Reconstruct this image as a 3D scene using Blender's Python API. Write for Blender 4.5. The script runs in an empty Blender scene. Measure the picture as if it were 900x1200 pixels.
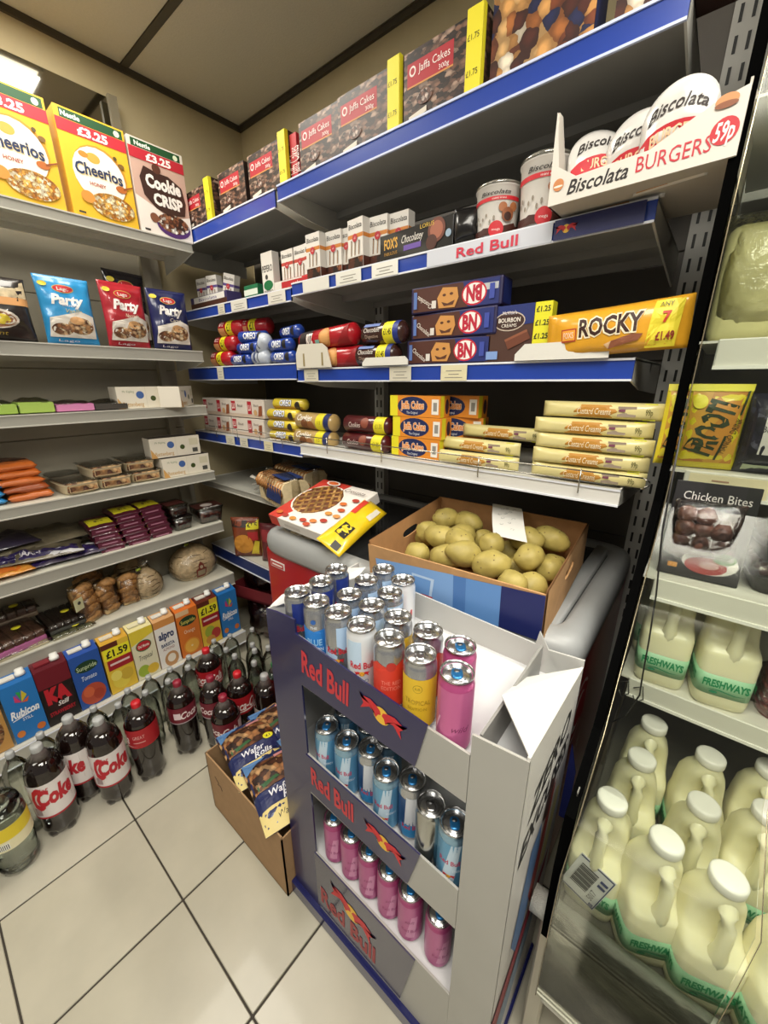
import bpy, bmesh, math, random
from mathutils import Vector as V, Matrix, noise
R_=math.radians; PI=math.pi
rnd=random.Random(7)
sc=bpy.context.scene
COL=sc.collection
# ------------------------------------------------------------------ camera, world, lights, exposure
def make_camera():
    F=462.5; yaw,pit,rol=R_(39.29),R_(18.42),R_(-.228)
    f=V((-math.sin(yaw)*math.cos(pit),math.cos(yaw)*math.cos(pit),-math.sin(pit)))
    r=V((math.cos(yaw),math.sin(yaw),0)); u=r.cross(f)
    c,s=math.cos(rol),math.sin(rol)
    r,u=c*r+s*u,-s*r+c*u
    cam=bpy.data.cameras.new('camera'); cam.sensor_fit='VERTICAL'; cam.sensor_height=36; cam.lens=F*36/1200
    cam.clip_start=.02
    o=bpy.data.objects.new('camera',cam); COL.objects.link(o)
    m=Matrix((r,u,-f)).transposed().to_4x4(); m.translation=V((0,0,1.35)); o.matrix_world=m
    sc.camera=o
make_camera()
w=bpy.data.worlds.new('world'); sc.world=w; w.use_nodes=True
w.node_tree.nodes['Background'].inputs[0].default_value=(1.0,.93,.82,1)
w.node_tree.nodes['Background'].inputs[1].default_value=.2
sc.view_settings.view_transform='Standard'; sc.view_settings.look='None'; sc.view_settings.gamma=1
sc.view_settings.use_curve_mapping=False
sc.view_settings.exposure=.3
LIGHTS=[(-1.50,.42,.58,.58,11),(.05,-.40,.58,1.15,25),(.80,-.20,.58,.58,14),(-1.3,-1.3,.58,1.15,9)]   # recessed ceiling panels x,y,w,d,power
FRIDGE_W=13      # the fridge's own tube, built with the fridge
def lamp(x,y,w_,d,p):
    l=bpy.data.lights.new('panel_light','AREA'); l.shape='RECTANGLE'; l.size=w_; l.size_y=d; l.energy=p; l.color=(1,.955,.86)
    o=bpy.data.objects.new('panel_light',l); COL.objects.link(o); o.location=(x,y,2.49)
for L in LIGHTS: lamp(*L)
# ------------------------------------------------------------------ materials
def lin(h):
    h=h.lstrip('#'); o=[]
    for i in (0,2,4):
        c=int(h[i:i+2],16)/255; o.append(c/12.92 if c<.04045 else ((c+.055)/1.055)**2.4)
    return (*o,1)
_m={}
def M(h,rough=.5,metal=0,var=0,bump=0,scale=60,coat=0,tr=0,ss=0,em=0,al=1):
    """plain procedural surface: hex colour, optional mottling and relief"""
    if not isinstance(h,str): return h
    k=(h,rough,metal,var,bump,scale,coat,tr,ss,em,al)
    if k in _m: return _m[k]
    m=bpy.data.materials.new('mat_'+h.strip('#')); m.use_nodes=True; nt=m.node_tree; b=nt.nodes['Principled BSDF']
    b.inputs['Base Color'].default_value=lin(h); b.inputs['Roughness'].default_value=rough; b.inputs['Metallic'].default_value=metal
    b.inputs['Coat Weight'].default_value=coat; b.inputs['Coat Roughness'].default_value=.06
    b.inputs['Transmission Weight'].default_value=tr; b.inputs['Alpha'].default_value=al
    if ss:
        b.inputs['Subsurface Weight'].default_value=ss; b.inputs['Subsurface Radius'].default_value=(.03,.028,.02); b.inputs['Subsurface Scale'].default_value=.6
    if em:
        b.inputs['Emission Color'].default_value=lin(h); b.inputs['Emission Strength'].default_value=em
    if var or bump:
        tc=nt.nodes.new('ShaderNodeTexCoord'); n=nt.nodes.new('ShaderNodeTexNoise'); n.inputs['Scale'].default_value=scale; n.inputs['Detail'].default_value=5
        nt.links.new(tc.outputs['Object'],n.inputs['Vector'])
        if var:
            r=nt.nodes.new('ShaderNodeValToRGB'); c=lin(h)
            r.color_ramp.elements[0].position=.3; r.color_ramp.elements[1].position=.7
            r.color_ramp.elements[0].color=(*[x*(1-var) for x in c[:3]],1); r.color_ramp.elements[1].color=(*[min(1,x*(1+var)) for x in c[:3]],1)
            nt.links.new(n.outputs['Fac'],r.inputs['Fac']); nt.links.new(r.outputs['Color'],b.inputs['Base Color'])
        if bump:
            bp=nt.nodes.new('ShaderNodeBump'); bp.inputs['Strength'].default_value=bump; bp.inputs['Distance'].default_value=.004
            nt.links.new(n.outputs['Fac'],bp.inputs['Height']); nt.links.new(bp.outputs['Normal'],b.inputs['Normal'])
    _m[k]=m; return m
def PAT(name,cols,scale=45,rough=.45,edge=.55,stretch=(1,1,1),bump=.0,kind='cells'):
    """procedural printed picture of piled food: random coloured cells with dark gaps"""
    if name in _m: return _m[name]
    m=bpy.data.materials.new(name); m.use_nodes=True; nt=m.node_tree; b=nt.nodes['Principled BSDF']; b.inputs['Roughness'].default_value=rough
    N=nt.nodes.new; L=nt.links.new
    tc=N('ShaderNodeTexCoord'); mp=N('ShaderNodeMapping'); mp.inputs['Scale'].default_value=stretch; L(tc.outputs['Object'],mp.inputs['Vector'])
    nz=N('ShaderNodeTexNoise'); nz.inputs['Scale'].default_value=scale*1.3; L(mp.outputs[0],nz.inputs['Vector'])
    ad=N('ShaderNodeMix'); ad.data_type='VECTOR'; ad.inputs['Factor'].default_value=.012; L(mp.outputs[0],ad.inputs[4]); L(nz.outputs['Color'],ad.inputs[5])
    v=N('ShaderNodeTexVoronoi'); v.inputs['Scale'].default_value=scale; L(ad.outputs[1],v.inputs['Vector'])
    sep=N('ShaderNodeSeparateColor'); L(v.outputs['Color'],sep.inputs[0])
    r=N('ShaderNodeValToRGB'); r.color_ramp.interpolation='CONSTANT' if kind=='cells' else 'LINEAR'
    while len(r.color_ramp.elements)<len(cols): r.color_ramp.elements.new(.5)
    for i,c in enumerate(cols): r.color_ramp.elements[i].position=i/len(cols); r.color_ramp.elements[i].color=lin(c)
    L(sep.outputs[0],r.inputs['Fac'])
    d=N('ShaderNodeValToRGB'); d.color_ramp.elements[0].position=.25; d.color_ramp.elements[0].color=(1,1,1,1); d.color_ramp.elements[1].position=.62
    e=1-edge; d.color_ramp.elements[1].color=(e,e,e,1); L(v.outputs['Distance'],d.inputs['Fac'])
    mx=N('ShaderNodeMix'); mx.data_type='RGBA'; mx.blend_type='MULTIPLY'; mx.inputs['Factor'].default_value=1; L(r.outputs['Color'],mx.inputs[6]); L(d.outputs['Color'],mx.inputs[7])
    L(mx.outputs[2],b.inputs['Base Color'])
    if bump:
        bp=N('ShaderNodeBump'); bp.inputs['Strength'].default_value=bump; bp.inputs['Distance'].default_value=.006; bp.invert=True; L(v.outputs['Distance'],bp.inputs['Height']); L(bp.outputs['Normal'],b.inputs['Normal'])
    _m[name]=m; return m
def FILM(name,tint='ffffff',fac=.12,rough=.12,bump=.6,scale=60,edge=.25):
    """clear film, acrylic or bottle plastic: see-through with reflections, stronger at grazing angles"""
    if name in _m: return _m[name]
    m=bpy.data.materials.new(name); m.use_nodes=True; nt=m.node_tree; N=nt.nodes.new; L=nt.links.new
    nt.nodes.remove(nt.nodes['Principled BSDF']); out=nt.nodes['Material Output']
    t=N('ShaderNodeBsdfTransparent'); t.inputs[0].default_value=lin(tint)
    g=N('ShaderNodeBsdfGlossy'); g.inputs['Roughness'].default_value=rough; g.inputs['Color'].default_value=(.95,.95,.93,1)
    lw=N('ShaderNodeLayerWeight'); lw.inputs[0].default_value=edge
    ma=N('ShaderNodeMath'); ma.operation='ADD'; ma.use_clamp=True; ma.inputs[1].default_value=fac; L(lw.outputs['Fresnel'],ma.inputs[0])
    mx=N('ShaderNodeMixShader'); L(ma.outputs[0],mx.inputs[0]); L(t.outputs[0],mx.inputs[1]); L(g.outputs[0],mx.inputs[2]); L(mx.outputs[0],out.inputs[0])
    if bump:
        tc=N('ShaderNodeTexCoord'); n=N('ShaderNodeTexNoise'); n.inputs['Scale'].default_value=scale; n.inputs['Detail'].default_value=3; L(tc.outputs['Object'],n.inputs[0])
        bp=N('ShaderNodeBump'); bp.inputs['Strength'].default_value=bump; bp.inputs['Distance'].default_value=.006; L(n.outputs['Fac'],bp.inputs['Height'])
        L(bp.outputs[0],g.inputs['Normal']); L(bp.outputs[0],lw.inputs['Normal'])
    _m[name]=m; return m
film=FILM('clear_film',fac=.05,bump=.9,scale=70); pet=FILM('clear_bottle_plastic','eef2ef',fac=.05,rough=.06,bump=.25,scale=40,edge=.2)
acryl=FILM('clear_acrylic','f4f6f2',fac=.015,rough=.1,bump=.03,scale=25,edge=.12)
WHITE='e9e9e6'; BLUE='1f3f9c'
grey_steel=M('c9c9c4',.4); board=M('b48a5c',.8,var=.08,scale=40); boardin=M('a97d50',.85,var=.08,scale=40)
choc=PAT('chocolate_cookie_pile',['2a1a15','6b4a3a','3a241c','a98c7a','1d1210','7d5a48'],60,stretch=(1,1,2.2))
assort=PAT('assorted_biscuit_pile',['c98f4e','7a3c1e','e0b173','4a1d12','d9a05c','efe0c8','a8642f','1c2352'],42)
oats=PAT('cereal_pieces',['d89a3c','f3ddb0','b9741f','fff1d0','e8b75e'],110)
choccereal=PAT('choc_cereal_pieces',['5a2d1c','8a5238','f4efe8','3b1b12','a06a4c'],90)
wafer=PAT('wafer_roll_pile',['7a4a2c','4a2a1a','a9764a','34201a','c49a6a'],55,stretch=(1,2.6,1))
# ------------------------------------------------------------------ mesh builder
class G:
    def __init__(s): s.v=[]; s.f=[]; s.mi=[]; s.mt=[]; s.sm=[]
    def add(s,vs,fs,mat,smooth=False,xf=None):
        mat=M(mat)
        if mat not in s.mt: s.mt.append(mat)
        k=s.mt.index(mat); o=len(s.v)
        for p in vs: s.v.append(tuple(xf@V(p)) if xf else tuple(p))
        for f in fs: s.f.append([i+o for i in f]); s.mi.append(k); s.sm.append(smooth)
        return s
    def box(s,a,b,mat,xf=None):
        (x0,y0,z0),(x1,y1,z1)=a,b
        vs=[(x0,y0,z0),(x1,y0,z0),(x1,y1,z0),(x0,y1,z0),(x0,y0,z1),(x1,y0,z1),(x1,y1,z1),(x0,y1,z1)]
        return s.add(vs,[(3,2,1,0),(4,5,6,7),(0,1,5,4),(1,2,6,5),(2,3,7,6),(3,0,4,7)],mat,False,xf)
    def rbox(s,a,b,mat,r=.002,seg=1,xf=None,smooth=False):
        bm=bmesh.new(); bmesh.ops.create_cube(bm,size=1)
        for v in bm.verts: v.co=V([a[i]+(v.co[i]+.5)*(b[i]-a[i]) for i in range(3)])
        bmesh.ops.bevel(bm,geom=bm.edges[:],offset=min(r,.45*min(abs(b[i]-a[i]) for i in range(3))),segments=seg,profile=.5,affect='EDGES')
        bm.verts.index_update(); s.add([v.co[:] for v in bm.verts],[[v.index for v in f.verts] for f in bm.faces],mat,smooth,xf); bm.free(); return s
    def lathe(s,prof,mat,n=20,xf=None,smooth=True,cap=True,axis='z'):
        vs=[];fs=[]
        for (r,z) in prof:
            for i in range(n):
                a=2*PI*i/n
                vs.append((r*math.cos(a),r*math.sin(a),z) if axis=='z' else (z,r*math.cos(a),r*math.sin(a)))
        for k in range(len(prof)-1):
            for i in range(n):
                j=(i+1)%n; q=(k*n+i,k*n+j,(k+1)*n+j,(k+1)*n+i); fs.append(q)
        if cap:
            if prof[0][0]>1e-5: fs.append(tuple(range(n))[::-1])
            if prof[-1][0]>1e-5: fs.append(tuple((len(prof)-1)*n+i for i in range(n)))
        return s.add(vs,fs,mat,smooth,xf)
    def tube(s,pts,r,mat,n=8,smooth=True,xf=None,flat=1):
        pts=[V(p) for p in pts]; vs=[];fs=[]; rr=r if isinstance(r,(list,tuple)) else [r]*len(pts)
        for k,p in enumerate(pts):
            t=(pts[min(k+1,len(pts)-1)]-pts[max(k-1,0)]).normalized()
            a=V((0,0,1)) if abs(t.z)<.9 else V((1,0,0)); b=t.cross(a).normalized(); c=t.cross(b)
            for i in range(n): th=2*PI*i/n; vs.append(tuple(p+rr[k]*(math.cos(th)*b+flat*math.sin(th)*c)))
        for k in range(len(pts)-1):
            for i in range(n): j=(i+1)%n; fs.append((k*n+i,k*n+j,(k+1)*n+j,(k+1)*n+i))
        fs.append(tuple(range(n))[::-1]); fs.append(tuple((len(pts)-1)*n+i for i in range(n)))
        return s.add(vs,fs,mat,smooth,xf)
    def prism(s,pts,d,mat,xf=None):
        """polygon given as 3D points, thickened by vector d"""
        n=len(pts); d=V(d); vs=[tuple(V(p)) for p in pts]+[tuple(V(p)+d) for p in pts]
        fs=[tuple(range(n))[::-1],tuple(range(n,2*n))]+[(i,(i+1)%n,n+(i+1)%n,n+i) for i in range(n)]
        return s.add(vs,fs,mat,False,xf)
    def loft(s,secs,mat,n=24,xf=None,smooth=True):
        """superellipse sections (z,hx,hy,cx,cy,p)"""
        vs=[];fs=[]
        for (z,hx,hy,cx,cy,p) in secs:
            for i in range(n):
                a=2*PI*i/n; c,q=math.cos(a),math.sin(a)
                vs.append((cx+hx*math.copysign(abs(c)**(2/p),c),cy+hy*math.copysign(abs(q)**(2/p),q),z))
        for k in range(len(secs)-1):
            for i in range(n): j=(i+1)%n; fs.append((k*n+i,k*n+j,(k+1)*n+j,(k+1)*n+i))
        fs.append(tuple(range(n))[::-1]); fs.append(tuple((len(secs)-1)*n+i for i in range(n)))
        return s.add(vs,fs,mat,smooth,xf)
    def obj(s,name,parent=None,loc=None,fix=False):
        me=bpy.data.meshes.new(name); me.from_pydata(s.v,[],s.f)
        for m in s.mt: me.materials.append(m)
        me.polygons.foreach_set('material_index',s.mi); me.polygons.foreach_set('use_smooth',s.sm)
        if fix:
            bm=bmesh.new(); bm.from_mesh(me); bmesh.ops.recalc_face_normals(bm,faces=bm.faces); bm.to_mesh(me); bm.free()
        me.update()
        o=bpy.data.objects.new(name,me); COL.objects.link(o)
        if parent: o.parent=parent
        if loc: o.location=loc
        return o
def T(o,label=None,cat=None,group=None,kind=None):
    if label: o['label']=label
    if cat: o['category']=cat
    if group: o['group']=group
    if kind: o['kind']=kind
    return o
def empty(name,loc=(0,0,0),rz=0):
    o=bpy.data.objects.new(name,None); COL.objects.link(o); o.location=loc; o.rotation_euler=(0,0,rz); o.empty_display_size=.05; return o
KIDS={}
def kids(o): return [c for c in o.children]
def dup(o,loc,rot=None,label=None,group=None):
    r=o.copy(); COL.objects.link(r); r.location=loc
    if rot is not None: r.rotation_euler=rot
    if label: r['label']=label
    if group: r['group']=group
    for ch in kids(o):
        c=ch.copy(); COL.objects.link(c); c.parent=r
        for g in kids(ch):
            d=g.copy(); COL.objects.link(d); d.parent=c
    return r
def place(o,loc,rot=(0,0,0)): o.location=loc; o.rotation_euler=rot; return o
ORD=['first','second','third','fourth','fifth','sixth','seventh','eighth','ninth','tenth','eleventh','twelfth']
# ------------------------------------------------------------------ lettering and flat print
_t={}
def glyphs(t,bold=0,shear=0,cond=1):
    k=(t,bold,shear,cond)
    if k in _t: return _t[k]
    c=bpy.data.curves.new('lettering','FONT'); c.body=t; c.size=1; c.offset=bold; c.shear=shear; c.resolution_u=2
    o=bpy.data.objects.new('tmp',c); me=o.to_mesh()
    vs=[(v.co.x*cond,v.co.y) for v in me.vertices]; fs=[tuple(p.vertices) for p in me.polygons]
    o.to_mesh_clear(); bpy.data.objects.remove(o); bpy.data.curves.remove(c)
    if not vs: vs=[(0,0)]
    x0=min(v[0] for v in vs); x1=max(v[0] for v in vs); y0=min(v[1] for v in vs); y1=max(v[1] for v in vs)
    _t[k]=(vs,fs,x0,x1,y0,y1); return _t[k]
class Flat:
    curved=None
    def __init__(s,O,U,W):
        s.O=V(O); s.U=V(U); s.W=V(W); s.w=s.U.length; s.h=s.W.length; s.n=s.U.cross(s.W).normalized()
    def p(s,u,v,d): return s.O+u*s.U+v*s.W+d*s.n
class Cyl:
    """upright cylinder facing -Y, u around, v up"""
    curved=.006
    def __init__(s,r,z0,z1,span=2*PI,c=(0,0),a=-PI/2): s.r=r; s.z0=z0; s.z1=z1; s.sp=span; s.c=c; s.w=(r if not callable(r) else r(.5))*span; s.h=z1-z0; s.a=a
    def p(s,u,v,d):
        r=s.r(v) if callable(s.r) else s.r
        a=s.a+(u-.5)*s.sp; return V((s.c[0]+(r+d)*math.cos(a),s.c[1]+(r+d)*math.sin(a),s.z0+v*s.h))
class CylX:
    """roll lying along X with its front to -Y"""
    curved=.006
    def __init__(s,r,x0,x1,span=PI,b=0): s.r=r; s.x0=x0; s.x1=x1; s.sp=span; s.w=x1-x0; s.h=r*span; s.b=b
    def p(s,u,v,d):
        b=s.b+(v-.5)*s.sp; return V((s.x0+u*s.w,-(s.r+d)*math.cos(b),s.r+(s.r+d)*math.sin(b)))
def decal(name,fm,shapes,parent=None,base=.0005,step=.00022,**kw):
    g=G()
    def poly(pts,mat,d):
        if fm.curved is None: g.add([fm.p(u,v,d) for u,v in pts],[tuple(range(len(pts)))],mat)
        else:   # fan around the centre with rings so it follows the curve
            cu=sum(p[0] for p in pts)/len(pts); cv=sum(p[1] for p in pts)/len(pts)
            D=[]
            for a,b in zip(pts,pts[1:]+pts[:1]):
                m_=max(1,min(24,int(math.hypot((b[0]-a[0])*fm.w,(b[1]-a[1])*fm.h)/fm.curved)))
                D+=[(a[0]+(b[0]-a[0])*k/m_,a[1]+(b[1]-a[1])*k/m_) for k in range(m_)]
            pts=D; R_n=max(3,min(10,int(max(math.hypot((p[0]-cu)*fm.w,(p[1]-cv)*fm.h) for p in pts)/fm.curved)))
            vs=[fm.p(cu,cv,d)];fs=[];n=len(pts)
            for k in range(1,R_n+1):
                for (u,v) in pts: vs.append(fm.p(cu+(u-cu)*k/R_n,cv+(v-cv)*k/R_n,d))
            for i in range(n):
                j=(i+1)%n; fs.append((0,1+i,1+j))
                for k in range(R_n-1): fs.append((1+k*n+i,1+(k+1)*n+i,1+(k+1)*n+j,1+k*n+j))
            g.add(vs,fs,mat)
    for i,sh in enumerate(shapes):
        d=base+step*i; k=sh[0]
        if k=='r':
            _,u0,v0,u1,v1,mat=sh
            if fm.curved is None: poly([(u0,v0),(u1,v0),(u1,v1),(u0,v1)],mat,d)
            else:
                nu=max(1,int(abs(u1-u0)*fm.w/fm.curved)); nv=max(1,int(abs(v1-v0)*fm.h/(fm.curved*1.6)))
                vs=[fm.p(u0+(u1-u0)*a/nu,v0+(v1-v0)*b/nv,d) for b in range(nv+1) for a in range(nu+1)]
                g.add(vs,[(b*(nu+1)+a,b*(nu+1)+a+1,(b+1)*(nu+1)+a+1,(b+1)*(nu+1)+a) for b in range(nv) for a in range(nu)],mat,True)
        elif k=='e':
            _,cu,cv,ru,rv,mat=sh[:6]; n=20
            if len(sh)>6 and sh[6]=='m': rv=ru*fm.w/fm.h     # round in metres
            poly([(cu+ru*math.cos(2*PI*j/n),cv+rv*math.sin(2*PI*j/n)) for j in range(n)],mat,d)
        elif k=='p': poly(sh[1],sh[2],d)
        elif k=='t':
            _,t,cu,cv,hh,mat=sh[:6]; o=sh[6] if len(sh)>6 else {}
            vs,fs,x0,x1,y0,y1=glyphs(t,o.get('b',0),o.get('sh',0),o.get('c',1))
            capx0,capx1,cy0,cy1=x0,x1,0,.7
            sc_=hh*fm.h/.7; W_=(x1-x0)*sc_
            sx=sc_
            if 'w' in o: sx=sc_*(o['w']*fm.w)/W_
            rot=R_(o.get('rot',0)); cr,sr=math.cos(rot),math.sin(rot); q=[]
            for (x,y) in vs:
                X=(x-(x0+x1)/2)*sx; Y=(y-.35)*sc_
                if 'arc' in o: Y+=o['arc']*fm.h*(1-(2*X/(max(1e-6,(x1-x0)*sx)))**2)
                X,Y=X*cr-Y*sr,X*sr+Y*cr
                q.append((cu+X/fm.w,cv+Y/fm.h))
            if fm.curved:      # cut long triangles so lettering follows the curve
                lim=fm.curved*1.1; T_=[]
                st=[(f[0],f[i],f[i+1]) for f in fs for i in range(1,len(f)-1)]
                ml={}
                def le(a,b): return math.hypot((q[a][0]-q[b][0])*fm.w,(q[a][1]-q[b][1])*fm.h)
                while st and len(q)<6000:
                    a,b,c=st.pop(); e=[(le(a,b),a,b,c),(le(b,c),b,c,a),(le(c,a),c,a,b)]; L0,i,j,k_=max(e)
                    if L0<lim: T_.append((a,b,c)); continue
                    ky=(min(i,j),max(i,j))
                    if ky not in ml: ml[ky]=len(q); q.append(((q[i][0]+q[j][0])/2,(q[i][1]+q[j][1])/2))
                    m_=ml[ky]; st+=[(i,m_,k_),(m_,j,k_)]
                fs=T_
            g.add([fm.p(u,v,d) for u,v in q],fs,mat)
        elif k=='bulls':      # two red bulls charging a yellow sun
            _,cu,cv,s_,=sh[:4]; o=sh[4] if len(sh)>4 else {}
            rot=R_(o.get('rot',0)); cr,sr=math.cos(rot),math.sin(rot)
            def tr(X,Y): X,Y=X*s_,Y*s_; X,Y=X*cr-Y*sr,X*sr+Y*cr; return (cu+X/fm.w,cv+Y/fm.h)
            poly([tr(.33*math.cos(a*PI/10),.33*math.sin(a*PI/10)) for a in range(20)],'e9b93a',d)
            B=[(-1,.32),(-.86,.12),(-.78,.26),(-.5,.34),(-.25,.27),(-.06,.16),(-.02,.02),(-.12,-.04),(-.2,-.22),(-.28,-.06),(-.5,0),(-.62,-.1),(-.86,-.32),(-.76,-.02),(-.82,.06)]
            for sg in (1,-1):
                for a,b in (((0,5),0),):pass
                P=[tr(sg*x,y) for x,y in B]
                if sg<0: P=P[::-1]
                cx,cy=tr(sg*-.5,.12); n=len(P)
                g.add([fm.p(cx,cy,d+step*.5)]+[fm.p(*p,d+step*.5) for p in P],[(0,1+i,1+(i+1)%n) for i in range(n)],'c8232c')
    return g.obj(name,parent) if parent is not None or kw.get('top') else g
ZZ=dict(b=.02)
def box_pack(name,w_,h,d,body,front=(),side=(),top=(),left=(),r=.0015):
    """carton, origin bottom middle of its front face, front to -Y"""
    o=G().rbox((-w_/2,0,0),(w_/2,d,h),body,r).obj(name)
    if front: decal('front_print',Flat((-w_/2,0,0),(w_,0,0),(0,0,h)),front,o)
    if side: decal('side_print',Flat((w_/2,0,0),(0,d,0),(0,0,h)),side,o)
    if left: decal('side_print',Flat((-w_/2,d,0),(0,-d,0),(0,0,h)),left,o)
    if top: decal('top_print',Flat((-w_/2,0,h),(w_,0,0),(0,d,0)),top,o)
    return o
class PouchF:
    curved=.012
    def __init__(s,w,h,t,axis='z',seed=0,wr=.0015,crimp=.06,pinch=.04,ex=.45,bx=.55):
        s.bx=bx
        s.w=w;s.h=h;s.t=t;s.ax=axis;s.seed=seed;s.wr=wr;s.cr=crimp;s.pinch=pinch;s.ex=ex
    def T(s,u,v):
        if s.ax=='x': u,v=v,u
        a=max(0,min(1,(v-s.cr)/(1-2*s.cr))); e=math.sin(PI*a)
        b=max(0,1-abs(2*u-1)**3.2)
        return s.t/2*(e**s.ex)*(b**s.bx)
    def xz(s,u,v):
        X=(u-.5)*s.w; Z=v*s.h
        if s.ax=='z': X*=1-s.pinch*math.sin(PI*v)
        else: Z=s.h/2+(Z-s.h/2)*(1-s.pinch*math.sin(PI*u))
        return X,Z
    def p(s,u,v,d,back=False):
        X,Z=s.xz(u,v); t=s.T(u,v)
        n=noise.noise(V((X*22+s.seed*7.1,Z*22,s.seed+(5 if back else 0))))*s.wr*2+noise.noise(V((X*60,Z*60+s.seed,3)))*s.wr
        m=min(1,t/(s.t*.2+1e-6))
        return V((X,(t+.0006+n*m)*(1 if back else -1)-(0 if back else d),Z)) if not back else V((X,t+.0006+n*m,Z))
def pouch(name,fm,mat,shapes=(),nx=20,ny=20,crimpmat=None,parent=None,pname='front_print'):
    g=G(); vs=[];
    for back in (0,1):
        for j in range(ny+1):
            for i in range(nx+1): vs.append(fm.p(i/nx,j/ny,0,bool(back)))
    K=(nx+1)*(ny+1); fs=[]
    for j in range(ny):
        for i in range(nx):
            a=j*(nx+1)+i; q=(a,a+1,a+nx+2,a+nx+1); fs.append(q); fs.append(tuple(K+x for x in q[::-1]))
    ring=[i for i in range(nx+1)]+[j*(nx+1)+nx for j in range(1,ny+1)]+[ny*(nx+1)+i for i in range(nx-1,-1,-1)]+[j*(nx+1) for j in range(ny-1,0,-1)]
    for a,b in zip(ring,ring[1:]+ring[:1]): fs.append((b,a,K+a,K+b))
    o=g.add(vs,fs,mat,True).obj(name,parent)
    if shapes: decal(pname,fm,shapes,o,base=.0011,step=.0003)
    return o
LX=(0,0,PI/2)      # turned to face the aisle from the left wall
LYING=(-PI/2,0,0)
# ------------------------------------------------------------------ the room
XW,YW,ZC=-2.065,1.43,2.52
wallm=M('b3a684',.75,var=.04,bump=.05,scale=9); ceilm=M('c6c0b0',.9,var=.03,bump=.2,scale=160)
def struct(name,g): o=g.obj(name); o['kind']='structure'; return o
fl=struct('floor',G().box((XW,-1.5,-.03),(1.1,YW,-.004),M('38322a',.8)))
tm=[M(c,.32,var=.07,bump=.04,scale=7,coat=.15) for c in ('b1ac9b','aca796','b5b0a0')]
tg=[G().rbox((.002,.002,-.01),(.3285,.3265,0),m,.0015).obj('floor_tile') for m in tm]
n=0
for i in range(-3,7):
    for j in range(-5,4):
        x=-1.2+.332*i; y=.184+.329*j
        if x+.33<XW+.05 or y>YW-.05: continue
        a=tg[(i*7+j*3)%3]
        t=a if n<3 and a.parent is None else a.copy()
        if t is not a: COL.objects.link(t)
        t.location=(x,y,0); t.parent=fl; n+=1
struct('wall_left',G().box((XW-.1,-1.5,0),(XW,YW+.1,ZC+.1),wallm))
struct('wall_back',G().box((XW,YW,0),(1.1,YW+.1,ZC+.1),wallm))
cl=struct('ceiling',G().box((XW,-1.5,ZC+.012),(1.1,YW,ZC+.1),M('6f6a5c',.9)))
for j,yy in enumerate([.92,.32,-.28,-.88]):
    G().box((XW,yy-.013,ZC-.004),(1.1,yy+.013,ZC+.003),M('4b4538',.7)).obj('ceiling_bar',cl)
ys=[-1.5,-.88,-.28,.32,.92,YW]
for j in range(5):
    for k,(xa,xb) in enumerate(((XW,XW+1.2),(XW+1.2,XW+2.4),(XW+2.4,1.1))):
        # leave the openings for the light panels
        hit=[L for L in LIGHTS if xa<=L[0]<xb and ys[j]<=L[1]<ys[j+1]]
        G().rbox((xa+.004,ys[j]+.013,ZC),(xb-.004,ys[j+1]-.013,ZC+.012),ceilm,.003).obj('ceiling_tile',cl)
tr=M('3e382c',.6)
struct('trim_1',G().box((XW,-1.5,ZC-.022),(XW+.012,YW,ZC-.001),tr)); struct('trim_2',G().box((XW,YW-.012,ZC-.022),(1.1,YW,ZC-.001),tr))
for i,L in enumerate(LIGHTS):
    x,y,a,b,_=L
    fr=G()
    for s in (-1,1):
        fr.box((x-a/2-.012,y+s*(b/2+.006)-.006,ZC-.012),(x+a/2+.012,y+s*(b/2+.006)+.006,ZC-.001),'d8d5cc'); fr.box((x+s*(a/2+.006)-.006,y-b/2,ZC-.012),(x+s*(a/2+.006)+.006,y+b/2,ZC-.001),'d8d5cc')
    o=empty('ceiling_light',(0,0,0)); T(o,['square lit ceiling panel reflected above the cereal boxes','long lit ceiling panel over the floor in front of the display','square lit ceiling panel in front of the dairy fridge','long lit ceiling panel far over the aisle behind'][i],'light')
    fr.obj('frame',o); G().box((x-a/2,y-b/2,ZC-.009),(x+a/2,y+b/2,ZC-.004),M('fff6e2',.5,em=2.6)).obj('diffuser',o)
# mirror on the wall above the left shelving, and a bracket head sticking up in front of it
mir=G().box((XW+.001,-1.3,1.9),(XW+.006,.86,2.392),M('a9a79e',.06,metal=1)).obj('wall_mirror'); T(mir,'frameless mirror on the left wall reflecting a lit ceiling panel','mirror')
# ------------------------------------------------------------------ gondola shelving
gond=M('9c9685',.55,var=.03,scale=5); dark=M('5b5650',.55,var=.08,scale=6)
def upright(g,x,y,z0,z1,mat,w_=.03,ax='x'):
    g.box((x,y,z0),(x+w_,y+.03,z1),mat) if ax=='x' else g.box((x,y,z0),(x+.03,y+w_,z1),mat)
b=empty('shelving_back',(-2.045,.9,0)); T(b,'cream steel backing of the shelving along the left wall','shelving')
for k in range(8):
    G().rbox((0,-2.1,.09+.262*k),(.012,.02,.09+.262*(k+1)-.002),gond,.002).obj('back_panel',b)
g=G(); upright(g,.012,-.065,0,2.2,gond,.03,'y'); g.obj('upright',b)
g=G(); g.box((.012,-.075,2.25),(.03,-.045,2.385),M('8a8370',.4,al=.6,bump=.6,scale=90)); g.obj('clear_bracket_head',b)
b=empty('shelving_back',(-2.0,1.40,0)); T(b,'dark steel backing of the biscuit shelving against the back wall','shelving')
for k in range(8):
    for (xa,xb) in ((0,.855),(.86,1.86)):
        G().rbox((xa,-.012,.09+.262*k),(xb,0,.09+.262*(k+1)-.002),dark,.002).obj('back_panel',b)
lg=M('c4c3bc',.45)
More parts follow.
